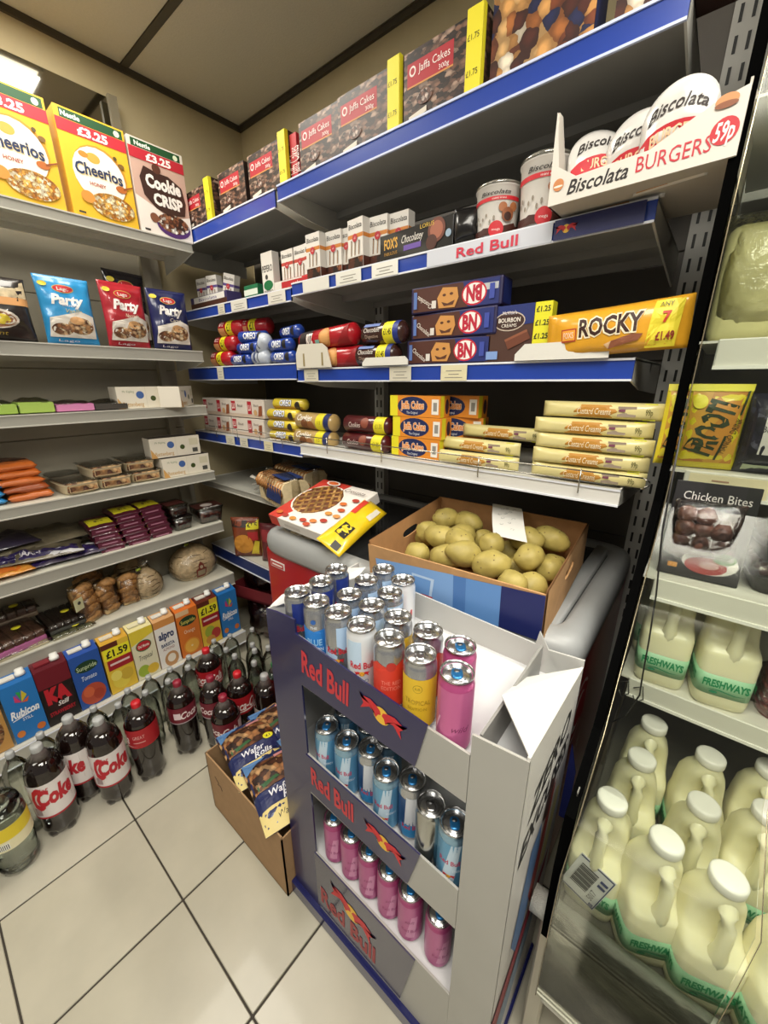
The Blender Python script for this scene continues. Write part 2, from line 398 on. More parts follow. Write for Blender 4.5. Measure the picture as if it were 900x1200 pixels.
for nme,x in (('upright',.842),('upright',1.862)):
    top=2.5 if x>1 else 1.9
    g=G(); g.box((x,-.045,0),(x+.05,-.012,top),lg)
    if x>1: g.box((x+.05,-.05,0),(x+.078,-.012,2.5),'9d9784')
    u=g.obj(nme,b)
    s=G()
    for k in range(44 if x>1 else 32): s.box((x+.011,-.0462,.2+.052*k),(x+.017,-.0448,.23+.052*k),'161514'); s.box((x+.033,-.0462,.2+.052*k),(x+.039,-.0448,.23+.052*k),'161514')
    s.obj('slots',u)['kind']='stuff'
def shelf(label,x,y,z,L,depth,lip,lipmat,rz=0,tray='aeaca6',tickets=(),group=None,br=(0,1),endcap=True,chan=None):
    """origin left end of the front edge at shelf-top height, front to -Y; tickets (centre, width, colour)"""
    g=G(); g.box((0,.004,-.003),(L,depth,0),tray); g.box((0,.003,-lip*.95),(L,.006,0),tray); g.box((0,depth*.55,-.022),(L,depth*.55+.02,-.003),tray); g.box((0,depth-.01,-.022),(L,depth,-.003),tray)
    o=g.obj('shelf',None); T(o,label,'shelf',group)
    c=G(); c.box((0,0,-lip),(L,.003,.001),lipmat); lt=chan or M('dfe2ea' if lipmat!=lgm else 'bdbbb2',.3)
    c.box((0,-.003,-.002),(L,.001,.0022),lt); c.box((0,-.004,-lip-.001),(L,.001,-lip+.003),lt); c.obj('price_channel',o)
    for s in br:
        x0=0 if s==0 else L-.004
        G().prism([(x0,.002,.003),(x0,depth,.003),(x0,depth,-.075),(x0,.12*depth/.4,-.05 if lip<.04 else -lip-.02),(x0,.0,-lip)],(.004,0,0),'d6d4cb').obj('bracket',o)
    for tk in tickets:
        cx,w_,col=tk
        t=G().box((cx-w_/2,-.0052,-lip+.001),(cx+w_/2,-.0042,-.001),col).obj('price_ticket',o)
        if w_<.12:
            d=G()
            for q,(a,bb) in enumerate(((.3,.62),(.2,.42),(.34,.22))):
                d.box((cx-w_*a,-.0056,-lip*(1-bb)-.001),(cx+w_*a,-.0053,-lip*(1-bb)+.001),'8d8a80')
            d.obj('faint_print',t)
    return place(o,(x,y,z),(0,0,rz))
lgm=M('98968d',.4)
W0='cfcab8'
XL=-1.75
for (z,ye,lip,lab) in ((1.870,.935,.032,'top grey shelf on the left wall, under the cereal boxes'),(1.470,.917,.04,'grey left wall shelf under the party wafer bags'),(1.247,.90,.036,'grey left wall shelf under the small wrapped cakes'),(.953,.895,.036,'grey left wall shelf under the orange packs and boxed cakes'),(.702,.90,.045,'grey left wall shelf under the flatbreads and maroon packs'),(.418,.92,.06,'grey left wall shelf under the round loaves and croissant bags')):
    shelf(lab,XL,-1.2,z,ye+1.2,.25,lip,lgm,PI/2,tray='d6d3c4',br=(1,),group=None)
shelf('low base shelf on the left wall, under the juice cartons',-1.672,-1.2,.117,2.10,.325,.06,M('b7b5aa',.4),PI/2,tray='c9c6ba',br=())
bl=M(BLUE,.28,coat=.3); XR=-1.155
shelf('top blue-edged shelf on the right bay, under the tall orange-cake boxes',XR,.91,1.905,1.005,.443,.04,bl,tray='a5a4a1',chan=M('ccd6f2',.3))
s2=shelf('blue-edged shelf under the chocolate rolls and the snack display tray',XR,.94,1.650,1.005,.413,.036,bl,tickets=((.12,.12,'d9d7cf'),(.26,.10,'dfddd4'),(.395,.09,'e4e2da'),(.68,.30,'c9ccd6')))
decal('drink_logo_strip',Flat((.53,-.0062,-.036),(.46,0,0),(0,0,.036)),[('t','Red Bull',.34,.5,.55,'c8324a',dict(b=.02,w=.32)),('r',.66,.02,1,.98,'252a5e'),('bulls',.71,.5,.022)],s2)
shelf('blue-edged shelf under the bourbon, sandwich biscuit and caramel bar packs',XR,.94,1.388,1.015,.413,.040,bl,tickets=((.075,.07,W0),(.45,.075,W0),(.62,.075,'d8d0ac')))
shelf('white shelf with wire rail under the jaffa boxes and custard creams',XR+.005,.925,1.130,1.03,.428,.034,M('d9d8d2',.4),tray='d4d2ca')
XC=-2.02
shelf('top blue-edged corner shelf above the stick packs',XC,.95,1.925,.80,.403,.05,bl,tray='a09f9b')
shelf('blue-edged corner shelf under the stick packs',XC,.975,1.650,.815,.378,.04,bl,tickets=((.37,.05,W0),(.50,.11,'d5d2c8'),(.74,.10,'d5d2c8')))
shelf('blue-edged corner shelf under the red and blue biscuit tubes',XC,.975,1.410,.815,.378,.055,bl,tickets=((.30,.05,W0),))
shelf('blue-edged corner shelf under the boxed and rolled biscuits',XC,.965,1.115,.83,.388,.042,bl,tickets=((.33,.07,W0),(.44,.06,W0),(.62,.06,'d8d0ac')))
shelf('grey corner shelf behind the sliced loaves',XC,.96,.865,.85,.393,.028,lgm,tray='a9a89f')
shelf('dark blue-edged low corner shelf under the crisp multipacks',XC,.96,.50,.85,.393,.065,M('1b2c66',.4),tray='bdbbb2')
# wire rail along the white shelf
ch=M('b9b7ae',.25,metal=1)
def rail(name,x0,x1,y,z,h,label,posts,endup=False):
    o=G(); o.tube([(x0,y,z+h),(x1,y,z+h)],.0016,ch,6); o.tube([(x0,y,z+.012),(x1,y,z+.012)],.0016,ch,6)
    o.tube([(x1,y,z+.012),(x1+.012,y,z+.02),(x1+.012,y,z+h-.006),(x1,y,z+h)],.0016,ch,6)
    r=o.obj(name); T(r,label,'rail')
    for p in posts: G().tube([(p,y,z-.016),(p,y,z+h+.004)],.0016,ch,6).obj('rail_post',r)
    return r
rail('wire_rail',-1.14,-.085,.917,1.13,.034,'thin chrome wire rail along the front of the white shelf',(-1.0,-.76,-.44,-.2))
rail('wire_rail',-1.86,-1.21,.957,1.115,.034,'thin chrome wire rail along the corner shelf of rolled biscuits',(-1.8,-1.62,-1.45,-1.3))
# ------------------------------------------------------------------ chest freezer
fz=empty('chest_freezer',(-.62,1.0,0)); T(fz,'red chest freezer with grey rim and glass lid behind the can display','freezer')
red=M('a3161b',.3,coat=.3,var=.04,scale=4); rim=M('9a9c9c',.38,var=.03,scale=8)
X0,X1,Y0,Y1=-.525,.515,-.29,.35
G().rbox((X0+.01,Y0+.015,.06),(X1-.01,Y1,.80),red,.012,2).obj('body',fz)
cx_,cy_=(X0+X1)/2,(Y0+Y1)/2; hx_,hy_=(X1-X0)/2,(Y1-Y0)/2
G().loft([(z,hx_-e,hy_-e,cx_,cy_,p) for z,e,p in ((.79,.006,14),(.80,.002,14),(.825,0,14),(.845,.003,14),(.858,.010,14),(.866,.022,14),(.867,.046,14),(.862,.054,16),(.850,.058,16))],rim,72).obj('rim',fz)
G().rbox((X0+.06,Y0+.06,.846),(X1-.06,Y1-.06,.853),M('2c2d2e',.12,coat=.5),.003).obj('glass_lid',fz)
G().rbox((X0+.05,Y0+.05,.846),(X0+.075,Y1-.05,.856),rim,.003).obj('lid_frame',fz); G().rbox((X1-.10,Y0+.06,.846),(X1-.062,Y1-.05,.864),rim,.006,2).obj('lid_frame',fz)
G().tube([(X1-.105,.06,.852),(X1-.125,.06,.862),(X1-.125,.14,.862),(X1-.105,.14,.852)],.006,rim).obj('lid_handle',fz)
decal('side_emblem',Flat((X1-.009,Y0+.02,.1),(0,.6,0),(0,0,.68)),[('e',.22,.74,.14,.1,'d8c9c2','m'),('e',.22,.74,.125,.1,'a3161b','m'),('e',.22,.74,.09,.1,'d8c9c2','m'),('e',.24,.74,.072,.1,'a3161b','m'),('r',.27,.66,.34,.82,'a3161b'),('t','MOVE',.26,.50,.06,'c7b0aa',dict(rot=0))],fz)
s=G().rbox((X0+.04,Y0+.0125,.735),(X0+.115,Y0+.0155,.76),'d9d4cf',.001).obj('maker_sticker',fz); T(s,'small white sticker with red edge at top left of freezer front')
decal('sticker_print',Flat((X0+.042,Y0+.012,.737),(.071,0,0),(0,0,.021)),[('r',.03,.1,.97,.9,'b9342f'),('r',.12,.35,.88,.65,'e9dcd6')],s)
G().lathe([(.0,0),(.018,0),(.018,.006),(0,.008)],'dcd9d2',16,Matrix.Translation((X0+.28,Y0+.015,.66))@Matrix.Rotation(PI/2,4,'X')).obj('lock_cap',fz)
# ------------------------------------------------------------------ dairy fridge (its left end leans a little)
fr=empty('dairy_fridge',(.45,1.0,0)); T(fr,'open-shelved dairy fridge with clear doors, steel bumper and black end frame','fridge')
FO=V((.45,1.0,0))
def q(x,y,z): return tuple(V((x,y,z))-FO)
PRO=[(.515,.40),(.505,.60),(.52,.70),(.66,.763),(.79,.96),(.885,1.13),(.895,1.20),(.875,1.55),(.88,2.15)]    # front profile y,z of the end frame
XE=-.052
blk=M('070707',.75); blk.node_tree.nodes['Principled BSDF'].inputs['Specular IOR Level'].default_value=0
g=G(); vs=[];fs=[]
for (y,z) in PRO: vs+=[q(XE-.007,y,z),q(XE+.007,y,z),q(XE+.007,y+.03,z),q(XE-.007,y+.03,z)]
for k in range(len(PRO)-1):
    for i in range(4): j=(i+1)%4; fs.append((4*k+i,4*k+j,4*k+4+j,4*k+4+i))
fs.append((3,2,1,0)); fs.append(tuple(4*(len(PRO)-1)+i for i in range(4)))
g.add(vs,fs,blk).obj('black_end_frame',fr)
G().prism([q(XE-.006,y+.03,z) for y,z in PRO]+[q(XE-.006,1.36,2.15),q(XE-.006,1.36,.40)],(.003,0,0),M('1b1b1b',.4)).obj('end_panel',fr)
G().prism([q(XE-.0025,y+.032,z) for y,z in PRO]+[q(XE-.0025,1.355,2.15),q(XE-.0025,1.355,.40)],(.001,0,0),M('77766f',.12,metal=1,bump=.05,scale=12)).obj('steel_liner',fr)
G().box(q(XE,.55,.40),q(XE+.002,.62,.72),M('8f8d86',.35,metal=1,bump=.5,scale=500)).obj('perforated_strip',fr)
G().box(q(-.05,1.36,.3),q(1.0,1.40,2.15),M('6e6c66',.5)).obj('back_panel',fr)
G().box(q(-.05,.62,.0),q(1.0,1.40,.32),M('b5b2a8',.5)).obj('base',fr)
G().rbox(q(-.066,.535,.02),q(-.035,.625,.40),M('b9b4a4',.35,metal=.4),.004).obj('corner_post',fr)
G().rbox(q(-.04,.532,.215),q(1.0,.540,.405),M('e4dfcf',.45),.002).obj('fascia_panel',fr)
G().rbox(q(-.03,.60,.05),q(1.0,.63,.165),M('b9bdbf',.35,metal=.3),.006).obj('kick_plate',fr)
G().rbox(q(-.04,.530,.18),q(1.0,.63,.215),M('e0ddd2',.4),.004).obj('kick_ledge',fr)
st=M('c6c4bb',.3,metal=.15)
g=G(); g.lathe([(.022,-.085),(.022,1.0)],st,24,Matrix.Translation(q(0,.545,.428)),axis='x'); g.obj('steel_bumper',fr)
g=G(); g.lathe([(.0226,-.086),(.0226,-.045)],M('c6c4ba',.35,metal=.2,bump=.8,scale=600),24,Matrix.Translation(q(0,.545,.428)),axis='x'); g.obj('perforated_bumper_end',fr)
G().rbox(q(-.045,.555,.39),q(1.0,1.36,.413),M('a3a19a',.4,metal=.5),.004).obj('bottom_deck',fr)
fl_=M('dddbd2',.45)
def fshelf(z,yf,lip,x0):
    o=G().box(q(-.046,yf+.004,z-.004),q(1.0,1.34,z),M('e3e1d8',.4)).obj('fridge_shelf',fr)
    G().rbox(q(x0,yf,z-lip),q(1.0,yf+.006,z+.002),fl_,.002).obj('price_channel',o)
    G().box(q(x0,yf-.003,z-lip-.002),q(1.0,yf+.001,z-lip+.004),'f2f1ec').obj('channel_edge',o)
    return o
fshelf(.750,.855,.040,-.031); fshelf(1.0,.825,.040,-.027)
s=fshelf(1.190,.905,.040,-.022); fshelf(1.413,.93,.045,-.020); fshelf(1.75,.93,.045,-.02)
t=G().box(q(-.014,.903,1.152),q(.095,.9045,1.188),'efe3bf').obj('price_ticket',s)
decal('ticket_print',Flat(q(-.014,.9028,1.152),(.109,0,0),(0,0,.036)),[('r',.3,.68,.52,.76,'b08d78'),('r',.25,.45,.62,.53,'b08d78'),('r',.12,.22,.68,.28,'b59a80')],t)
# the cabinet's own light under its canopy
G().rbox(q(-.04,.86,2.14),q(1.0,1.40,2.20),M('8d8b85',.5)).obj('canopy',fr)
G().box(q(0,.90,2.128),q(.95,.93,2.138),M('fff8e8',.5,em=3)).obj('light_tube',fr)
_l=bpy.data.lights.new('fridge_light','AREA'); _l.shape='RECTANGLE'; _l.size=.95; _l.size_y=.04; _l.energy=FRIDGE_W; _l.color=(1,.97,.88)
_o=bpy.data.objects.new('fridge_light',_l); COL.objects.link(_o); _o.location=(.42,.86,2.12); _o.rotation_euler=(R_(8),0,0)
# clear doors in front, bent like the end frame
for k,(xa,xb) in enumerate(((0,.205),(.21,.50),(.505,.80))):
    vs=[]; DP=[(.510,.235),(.505,.45)]+[(y-.006,z) for y,z in PRO[1:]]
    xs=[-.047,-.047,-.046]+[-.040]*(len(DP)-3)
    for (y,z),xl in zip(DP,xs):
        for (x,yy) in ((xl+xa,y),(xl+xb,y),(xl+xb,y+.003),(xl+xa,y+.003)): vs.append(q(x,yy,z))
    n_=len(DP); fs=[(3,2,1,0),tuple(4*(n_-1)+i for i in range(4))]+[(4*a+i,4*a+(i+1)%4,4*a+4+(i+1)%4,4*a+4+i) for a in range(n_-1) for i in range(4)]
    d=G().add(vs,fs,acryl).obj('clear_door',fr)
    G().tube([q(xl+xa,y-.001,z) for (y,z),xl in zip(DP,xs)],.0010 if k==0 else .0006,M('b5a98c',.2,metal=.8),6).obj('door_edge',d)
G().tube([q(-.037,.80,1.28),q(-.03,.79,1.1),q(-.018,.80,.98),q(-.012,.80,.88),q(-.009,.81,.80),q(-.006,.80,.76),q(-.020,.80,.70),q(-.04,.80,.67)],.0016,'1b1a19',6).obj('black_cable',fr)
for dx in (0,.026):
    G().tube([q(-.045+dx,.85,.735),q(-.030+dx,.845,.750),q(-.025+dx,.845,.720),q(-.037+dx,.845,.705),q(-.043+dx,.845,.72)],.0014,'4b4a46',6).obj('wire_clip',fr)
# ------------------------------------------------------------------ goods on the back-wall shelves
def jaffa_shapes():
    return [('r',0,0,1,1,choc),('r',.06,.52,.80,.84,'a81e2b'),('r',.06,.50,.80,.525,'c98a4a'),('e',.15,.72,.055,.1,'e8dcd8','m'),('e',.15,.72,.035,.1,'a81e2b','m'),
            ('t','Jaffa Cakes',.50,.72,.11,'f2e6e2',dict(w=.5)),('t','300g',.66,.58,.065,'f2e6e2',dict(w=.16)),('e',.36,.30,.13,.10,PAT('jaffa_round',['3a221a','7d5648','cdb9ae','5a372a'],120)),('p',[(.1,.02),(.4,.08),(.4,.16),(.1,.1)],'d8cfc0')]
def jaffa():
    o=box_pack('jaffa_cakes_box',.163,.122,.05,'2a1b16',jaffa_shapes())
    return o
jb=jaffa(); T(jb,cat='box',group='large jaffa cake boxes on the top shelf')
yb_=G().rbox((0,0,0),(.036,.05,.135),'e6d82a',.0015).obj('jaffa_cakes_box'); T(yb_,cat='box',group='large jaffa cake boxes on the top shelf')
# a box turned so that its yellow price side shows
decal('price_print',Flat((0,0,0),(.036,0,0),(0,0,.135)),[('t','£1.75',.45,.66,.07,'3a3812',dict(w=.7)),('t','£1.75',.45,.25,.07,'3a3812',dict(w=.7))],yb_)
decal('side_print',Flat((.036,0,0),(0,.05,0),(0,0,.135)),[('r',0,0,1,1,choc),('r',0,0,.25,1,'e6d82a')],yb_)
spots=[(-1.73,.955,1.925,'leftmost, half hidden by the cereal'),(-1.462,.955,1.925,'between the two leftmost yellow ones'),(-1.275,.955,1.925,'just left of the second yellow one'),(-.978,.925,1.905,'at the left end of the right bay'),(-.818,.92,1.905,'just left of the narrow yellow panel in the middle'),(-.610,.92,1.905,'largest, right of the middle yellow panel')]
for i,(x,y,z,t) in enumerate(spots):
    L_='dark boxed orange cakes, red panel, '+t
    if i==0: place(jb,(x,y,z)); jb['label']=L_
    else:
        c=dup(jb,(x,y,z),None,L_)
        if i>=3:
            c.scale=(1.0,1,1.02) if i<5 else (.97,1,1.04)
for i,(x,y,z,t) in enumerate([(-1.648+.01,.95,1.925,'first from the left'),(-1.19,.95,1.925,'second from the left, over the shelf joint'),(-.735,.915,1.905,'third from the left, over the right bay'),(-.532,.915,1.905,'last on the right, by the assorted biscuits')]):
    L_='yellow £1.75 side of a cake box, '+t
    if i==0: place(yb_,(x,y,z)); yb_['label']=L_
    else: dup(yb_,(x,y,z),None,L_)
rb=G().rbox((0,0,0),(.03,.05,.122),'b3202c',.001).obj('jaffa_cakes_box'); T(rb,'red end of an orange cake box right beside the second yellow-sided box','box','large jaffa cake boxes on the top shelf'); place(rb,(-1.150,.965,1.925))
decal('side_print',Flat((0,0,0),(.03,0,0),(0,0,.122)),[('t','Jaffa Cakes',.5,.45,.4,'e9d7d3',dict(rot=90,w=2.2))],rb)
ab=box_pack('assorted_biscuit_box',.19,.165,.06,'3a1d14',[('r',0,0,1,1,assort)],[('r',0,0,1,1,'222a55')])
T(ab,'tall assorted biscuit box printed with mixed biscuits, beside the yellow-sided box','box'); place(ab,(-.385,.925,1.905)); ab['group']='assorted biscuit boxes'
dup(ab,(-.165,.93,1.905),None,'tall assorted biscuit box printed with mixed biscuits, at the right end of the top shelf')
# ---- second shelf
Z=1.653
def stick_box(acc,brand,band,name='stick_biscuit_pack'):
    s=[('r',0,0,1,1,'ddd9d2'),('r',0,.62,1,.70,acc),('t',brand,.5,.86,.10,'2b2422',dict(w=.86,sh=.15,b=.01)),('r',0,0,1,.24,PAT('choc_drips',['3b1c14','6b3320','241009','8a4a2a'],60))]
    for k,(u,v) in enumerate(((.25,.42),(.5,.46),(.76,.4))): s+=[('p',[(u-.06,v-.2),(u+.0,v-.2),(u+.05,v+.15),(u-.02,v+.17)],'4a2a1e'),('p',[(u-.035,v-.2),(u-.015,v-.2),(u+.03,v+.13),(u+.01,v+.13)],'d9b48a')]
    s+=[('e',.5,.62,.16,.1,'b6303a','m'),('t','x2',.5,.62,.04,'f4ece6'),('r',0,.24,1,.27,band)]
    o=box_pack(name,.062,.122,.03,'dedad3',s,[('r',0,0,1,1,'cfcac2'),('r',0,.62,1,.70,acc),('r',0,0,1,.24,'4a2418')],[('r',0,.0,1,1,'e6e2da')])
    return o
sb=stick_box('c77d35','Biscolata','d8d2ca'); T(sb,cat='box',group='orange-banded stick biscuit packs')
for i,(x,y,dz,t) in enumerate([(-1.055,.95,0,'leftmost of the front orange-banded packs'),(-.99,.975,0,'set back in the middle of the orange-banded packs'),(-.945,.985,.01,'second from the left, set back'),(-.877,.95,.018,'tallest, standing forward at the right'),(-.815,.975,0,'rightmost, behind the black chocolate pack'),(-.755,.99,0,'half hidden at the far right behind the black chocolate pack')]):
    L_='white orange-banded stick pack, '+t
    if i==0: place(sb,(x,y,Z)); sb['label']=L_
    else: dup(sb,(x,y,Z+dz*0),(0,0,R_((-4,3,0,-5,4,2)[i])),L_)
sr=stick_box('b5453a','Biscolata','b2202c'); T(sr,cat='box',group='red-banded stick biscuit packs')
place(sr,(-1.245,1.0,Z)); sr['label']='white stick biscuit pack with brick red band, beside the one with the green oval'
dup(sr,(-1.175,1.0,Z),None,'white stick biscuit pack with brick red band, second from the one with the green oval'); dup(sr,(-1.118,1.0,Z),(0,0,.1),'white stick biscuit pack with brick red band, touching the orange-banded packs')
tr_=box_pack('display_tray',.2,.028,.06,'c9302f',[('r',0,0,.75,1,'d8d4cc'),('r',.2,.15,1,.85,'b2262c'),('t','only',.6,.5,.4,'f0e6e0',dict(w=.2))]); place(tr_,(-1.205,.985,Z)); T(tr_,'shallow red and white card tray holding the red-banded stick packs','tray')
pp=box_pack('stick_biscuit_pack',.066,.135,.03,'d7d5cf',[('r',0,0,1,1,'d9d6cf'),('t','PEPERO',.5,.62,.15,'232323',dict(w=.9,b=.02)),('e',.5,.22,.42,.12,'1c6b3e'),('t','PEPERO',.5,.06,.09,'2c2c2c',dict(w=.8)),('e',.4,.42,.12,.1,'3a3a3a','m')]); place(pp,(-1.36,1.0,Z)); T(pp,'white stick biscuit pack with black lettering and a green oval','box')
bs=stick_box('5c4a86','Biscolata','6a5aa0'); T(bs,cat='box',group='purple-banded stick packs in the corner')
place(bs,(-1.86,1.01,Z),(0,0,.12)); bs['label']='white stick pack with purple band, left one standing in the corner'
dup(bs,(-1.77,1.01,Z),(0,0,.2),'white stick pack with purple band, right one standing in the corner')
dup(bs,(-1.70,1.03,Z),(0,.25,.2),'white stick pack with purple band, leaning rightmost in the corner')
tr2=box_pack('display_tray',.30,.05,.07,'3a3260',[('r',0,0,1,.5,'4a2a1e'),('r',.1,.5,.95,.95,'e1ded8'),('t','Biscolata',.5,.72,.25,'4d3f86',dict(w=.5))]); place(tr2,(-1.79,.995,Z)); T(tr2,'purple and white card tray holding the corner stick packs','tray')
gb=box_pack('snack_box',.09,.05,.05,'1f6a45',[('r',0,.3,1,.7,'d5dcd0')]); place(gb,(-1.49,1.01,Z)); T(gb,'small green and white box lying between the two groups of stick packs','box')
# black chocolate biscuit pack
blackm=M('141213',.3,coat=.3)
fxp=box_pack('chocolate_biscuit_pack',.235,.066,.06,blackm,[('t',"FOX'S",.17,.64,.34,'d8a545',dict(b=.03,w=.2)),('t','FABULOUS',.17,.30,.12,'b98a3a',dict(w=.19)),('t','Chocolatey',.48,.66,.26,'e9e4dc',dict(sh=.4,w=.3)),('r',.36,.26,.60,.44,'6a4fa0'),('e',.80,.66,.11,.1,'6b3a2c','m'),('e',.80,.66,.08,.1,'a0604a','m'),('e',.74,.3,.07,.1,'4a251a','m'),('t','LORUS',.68,.9,.14,'d8b545',dict(w=.18)),('e',.95,.45,.035,.1,'8fa5b8','m')]); place(fxp,(-.68,.955,Z),(0,0,R_(-3))); T(fxp,'black boxed chocolate biscuit pack with gold lettering on the second shelf','biscuits')
pb=pouch('black_biscuit_pouch',PouchF(.06,.075,.05,seed=3),blackm); T(pb,'shiny black biscuit pouch standing right of the black chocolate pack','pouch','black pouches beside the tubs'); place(pb,(-.535,.965,Z),(0,0,.3))
dup(pb,(-.50,1.0,Z),(0,0,-.5),'shiny black biscuit pouch set further back, touching the small tub')
# biscuit tubs
def tub(r,h,label,x,y):
    e=empty('biscuit_tub',(x,y,Z)); T(e,label,'tub','round white biscuit tubs')
    prof=[(r*.86,0),(r*.87,.004),(r*1.0,h*.93),(r*1.05,h*.94),(r*1.05,h*.97)]
    G().lathe(prof,M('e6e2dc',.35),28).obj('cup',e)
    G().lathe([(r*1.06,h*.955),(r*1.07,h),(r*.98,h*1.03),(r*.95,h*1.02),(0,h*1.02)],FILM('tub_lid','dcdcd8',fac=.2,bump=.1),28).obj('lid',e)
    rf=lambda v:r*(.87+.13*v)+.0008
    sh=[('r',.3,.70,.72,.78,'c8232f'),('t','Biscolata',.52,.86,.085,'231c1a',dict(sh=.3,b=.01,w=.22)),('t','mini mini',.55,.74,.04,'f6efe9',dict(w=.1))]
    for k in range(7): 
        u=.34+.03*k; sh.append(('e',u,.35+.08*math.sin(k*2.1),.008,.04,'8f8578'))
    sh+=[('e',.58,.55,.03,.1,'a4643a','m'),('e',.66,.56,.03,.1,'a4643a','m'),('e',.62,.40,.045,.1,'8e5230','m'),('e',.62,.36,.028,.1,'3a1a12','m')]
    sh+=[('p',[(.28,0),(.76,0),(.76,.2),(.72,.1),(.68,.24),(.62,.12),(.56,.2),(.5,.1),(.44,.16),(.38,.08),(.33,.14)],'451d14'),('e',.54,.10,.055,.1,'c8232f','m'),('t','mega',.54,.10,.05,'f3dcd8',dict(w=.06))]
    decal('wrap_print',Cyl(rf,.002,h*.93),sh,e)
    e.rotation_euler=(0,0,.15); return e
tub(.048,.098,'smaller round white biscuit tub with clear lid, left of the pair',-.47,.985); tub(.050,.120,'larger round white biscuit tub with clear lid, beside the snack tray',-.368,.985)
# open snack tray with round-topped pouches
e=empty('snack_display_tray',(-.185,.875,1.658)); T(e,'white open card display tray with red lettering holding round biscuit pouches','tray'); e.rotation_euler=(0,0,R_(-2))
cw='dad5cc'; hw=.135
g=G(); g.prism([(-hw,0,0),(hw,0,0),(hw,0,.082),(.10,0,.075),(.02,0,.040),(-.09,0,.036),(-hw+.012,0,.058),(-hw,0,.14)],(0,.003,0),cw); g.obj('front_wall',e)
G().prism([(-hw,0.003,0),(-hw,.22,0),(-hw,.22,.07),(-hw,.06,.075),(-hw,.02,.14),(-hw,.003,.14)],(.003,0,0),'c9c3b8').obj('side_wall',e)
G().prism([(hw,0.003,0),(hw,.22,0),(hw,.22,.14),(hw,.003,.09)],(-.003,0,0),'c9c3b8').obj('side_wall',e)
G().box((-hw,.003,-.0),(hw,.22,.003),'c6c0b4').obj('tray_floor',e); G().box((-hw,.22,0),(hw,.223,.10),cw).obj('back_wall',e)
decal('front_print',Flat((-hw,0,0),(2*hw,0,0),(0,0,.082)),[('t','Biscolata',.30,.26,.26,'231c1b',dict(sh=.3,b=.015,w=.36)),('t','BURGERS',.70,.30,.26,'c42a3a',dict(b=0,w=.36)),('e',.925,.42,.062,.1,'c4202e','m'),('t','59p',.925,.42,.27,'f4ece8',dict(sh=.2,b=.02,w=.09)),('e',.06,.36,.035,.1,'c9824e','m'),('e',.06,.33,.03,.02,'efe3d3'),('e',.91,.86,.05,.10,'d08f5a'),('e',.91,.80,.05,.05,'8a4f2c')],e)
def burger_pouch(label,x,y,z,rz,rx=0):
    f=PouchF(.105,.135,.03,seed=x*50,wr=.0022,crimp=.03,ex=.5)
    oxz=f.xz
    def xz(u,v): # round top
        X=(u-.5)*.105; top=.135*(.62+.38*math.sqrt(max(0,1-(2*u-1)**2*.98))); return X,v*top
    f.xz=xz
    p=pouch('round_biscuit_pouch',f,M('dcd9d4',.22,coat=.4),[('r',.04,.40,.97,.60,'c52330'),('t','Biscolata',.5,.78,.13,'2a211f',dict(sh=.3,w=.76,b=.012)),('t','BURGERS',.53,.50,.12,'f0c9a2',dict(w=.66,b=.02)),('e',.62,.24,.13,.09,'cda56a'),('e',.62,.20,.12,.05,'e9ddd0'),('e',.62,.165,.13,.06,'b98a50'),('e',.25,.27,.13,.09,'c9a066'),('p',[(.05,.02),(.5,.02),(.42,.16),(.12,.14)],'b58248')])
    T(p,label,'pouch','round-topped biscuit pouches in the tray'); place(p,(x,y,z),(rx,0,rz))
burger_pouch('round-topped silver biscuit pouch leaning rightmost and forward in the tray',-.135,.915,1.655,-.15,.12)
burger_pouch('round-topped silver biscuit pouch in the middle of the tray',-.195,.955,1.652,-.1,.1)
burger_pouch('silver biscuit pouch lying low at the left of the tray',-.255,.945,1.662,.5,-.25)
# ---- third shelf
Z=1.391
brown='4f2a20'
def long_pack(name,w_,h,d,L_,mat,shapes,side=(),r=.012,endm='1d2a6a'):
    o=G().rbox((-w_/2,0,0),(w_/2,d,h),mat,r,2,smooth=False).obj(name)
    decal('front_print',Flat((-w_/2,0,0),(w_,0,0),(0,0,h)),shapes,o)
    if side: decal('side_print',Flat((w_/2,0,0),(0,d,0),(0,0,h)),side,o)
    return o
def bn(flip=0):
    rt=180 if flip else 0
    e=.10
    s=[('r',.03,.06,.70,.94,brown),('p',[(.66,.06),(.97,.06),(.97,.94),(.60,.94)],'202b6c'),('e',.72,.5,.13,.42,'c41f33'),('e',.72,.5,.115,.36,'ece8e4'),('t','BN',.72,.5,.52,'b8203a',dict(b=.05,w=.16,rot=rt)),('t','Chocolate',.17,.40,.18,'efe6dc',dict(w=.2,rot=-35 if not flip else 150)),
       ('p',[(.34,.12),(.52,.10),(.56,.45),(.54,.80),(.38,.86),(.32,.5)],'c98f4c'),('e',.40,.58,.02,.05,'5a3320'),('e',.48,.6,.02,.05,'5a3320'),('p',[(.37,.34),(.44,.26),(.52,.36),(.5,.2),(.4,.18)],'5a3320'),('r',.04,.18,.08,.82,'5a76b4'),('r',.26,.14,.31,.42,'d9d3cb'),('r',.88,.24,.93,.76,'3a4aa0')]
    o=long_pack('sandwich_biscuit_pack',.25,.062,.06,.0,'241f4a',s,[('r',.1,.1,.9,.9,'1d2a6a')],r=.004); return o
b1=bn(); T(b1,cat='biscuits',group='brown and blue sandwich biscuit packs'); place(b1,(-.572,.955,Z)); b1['label']='brown and blue smiling-biscuit pack, bottom of its stack of three'
dup(b1,(-.562,.955,Z+.0625),(0,0,R_(-2)),'brown and blue smiling-biscuit pack, middle of its stack of three')
b3=bn(1); T(b3,'brown and blue smiling-biscuit pack with upside-down lettering, on top of the stack','biscuits','brown and blue sandwich biscuit packs'); place(b3,(-.557,.955,Z+.125),(0,0,R_(2)))
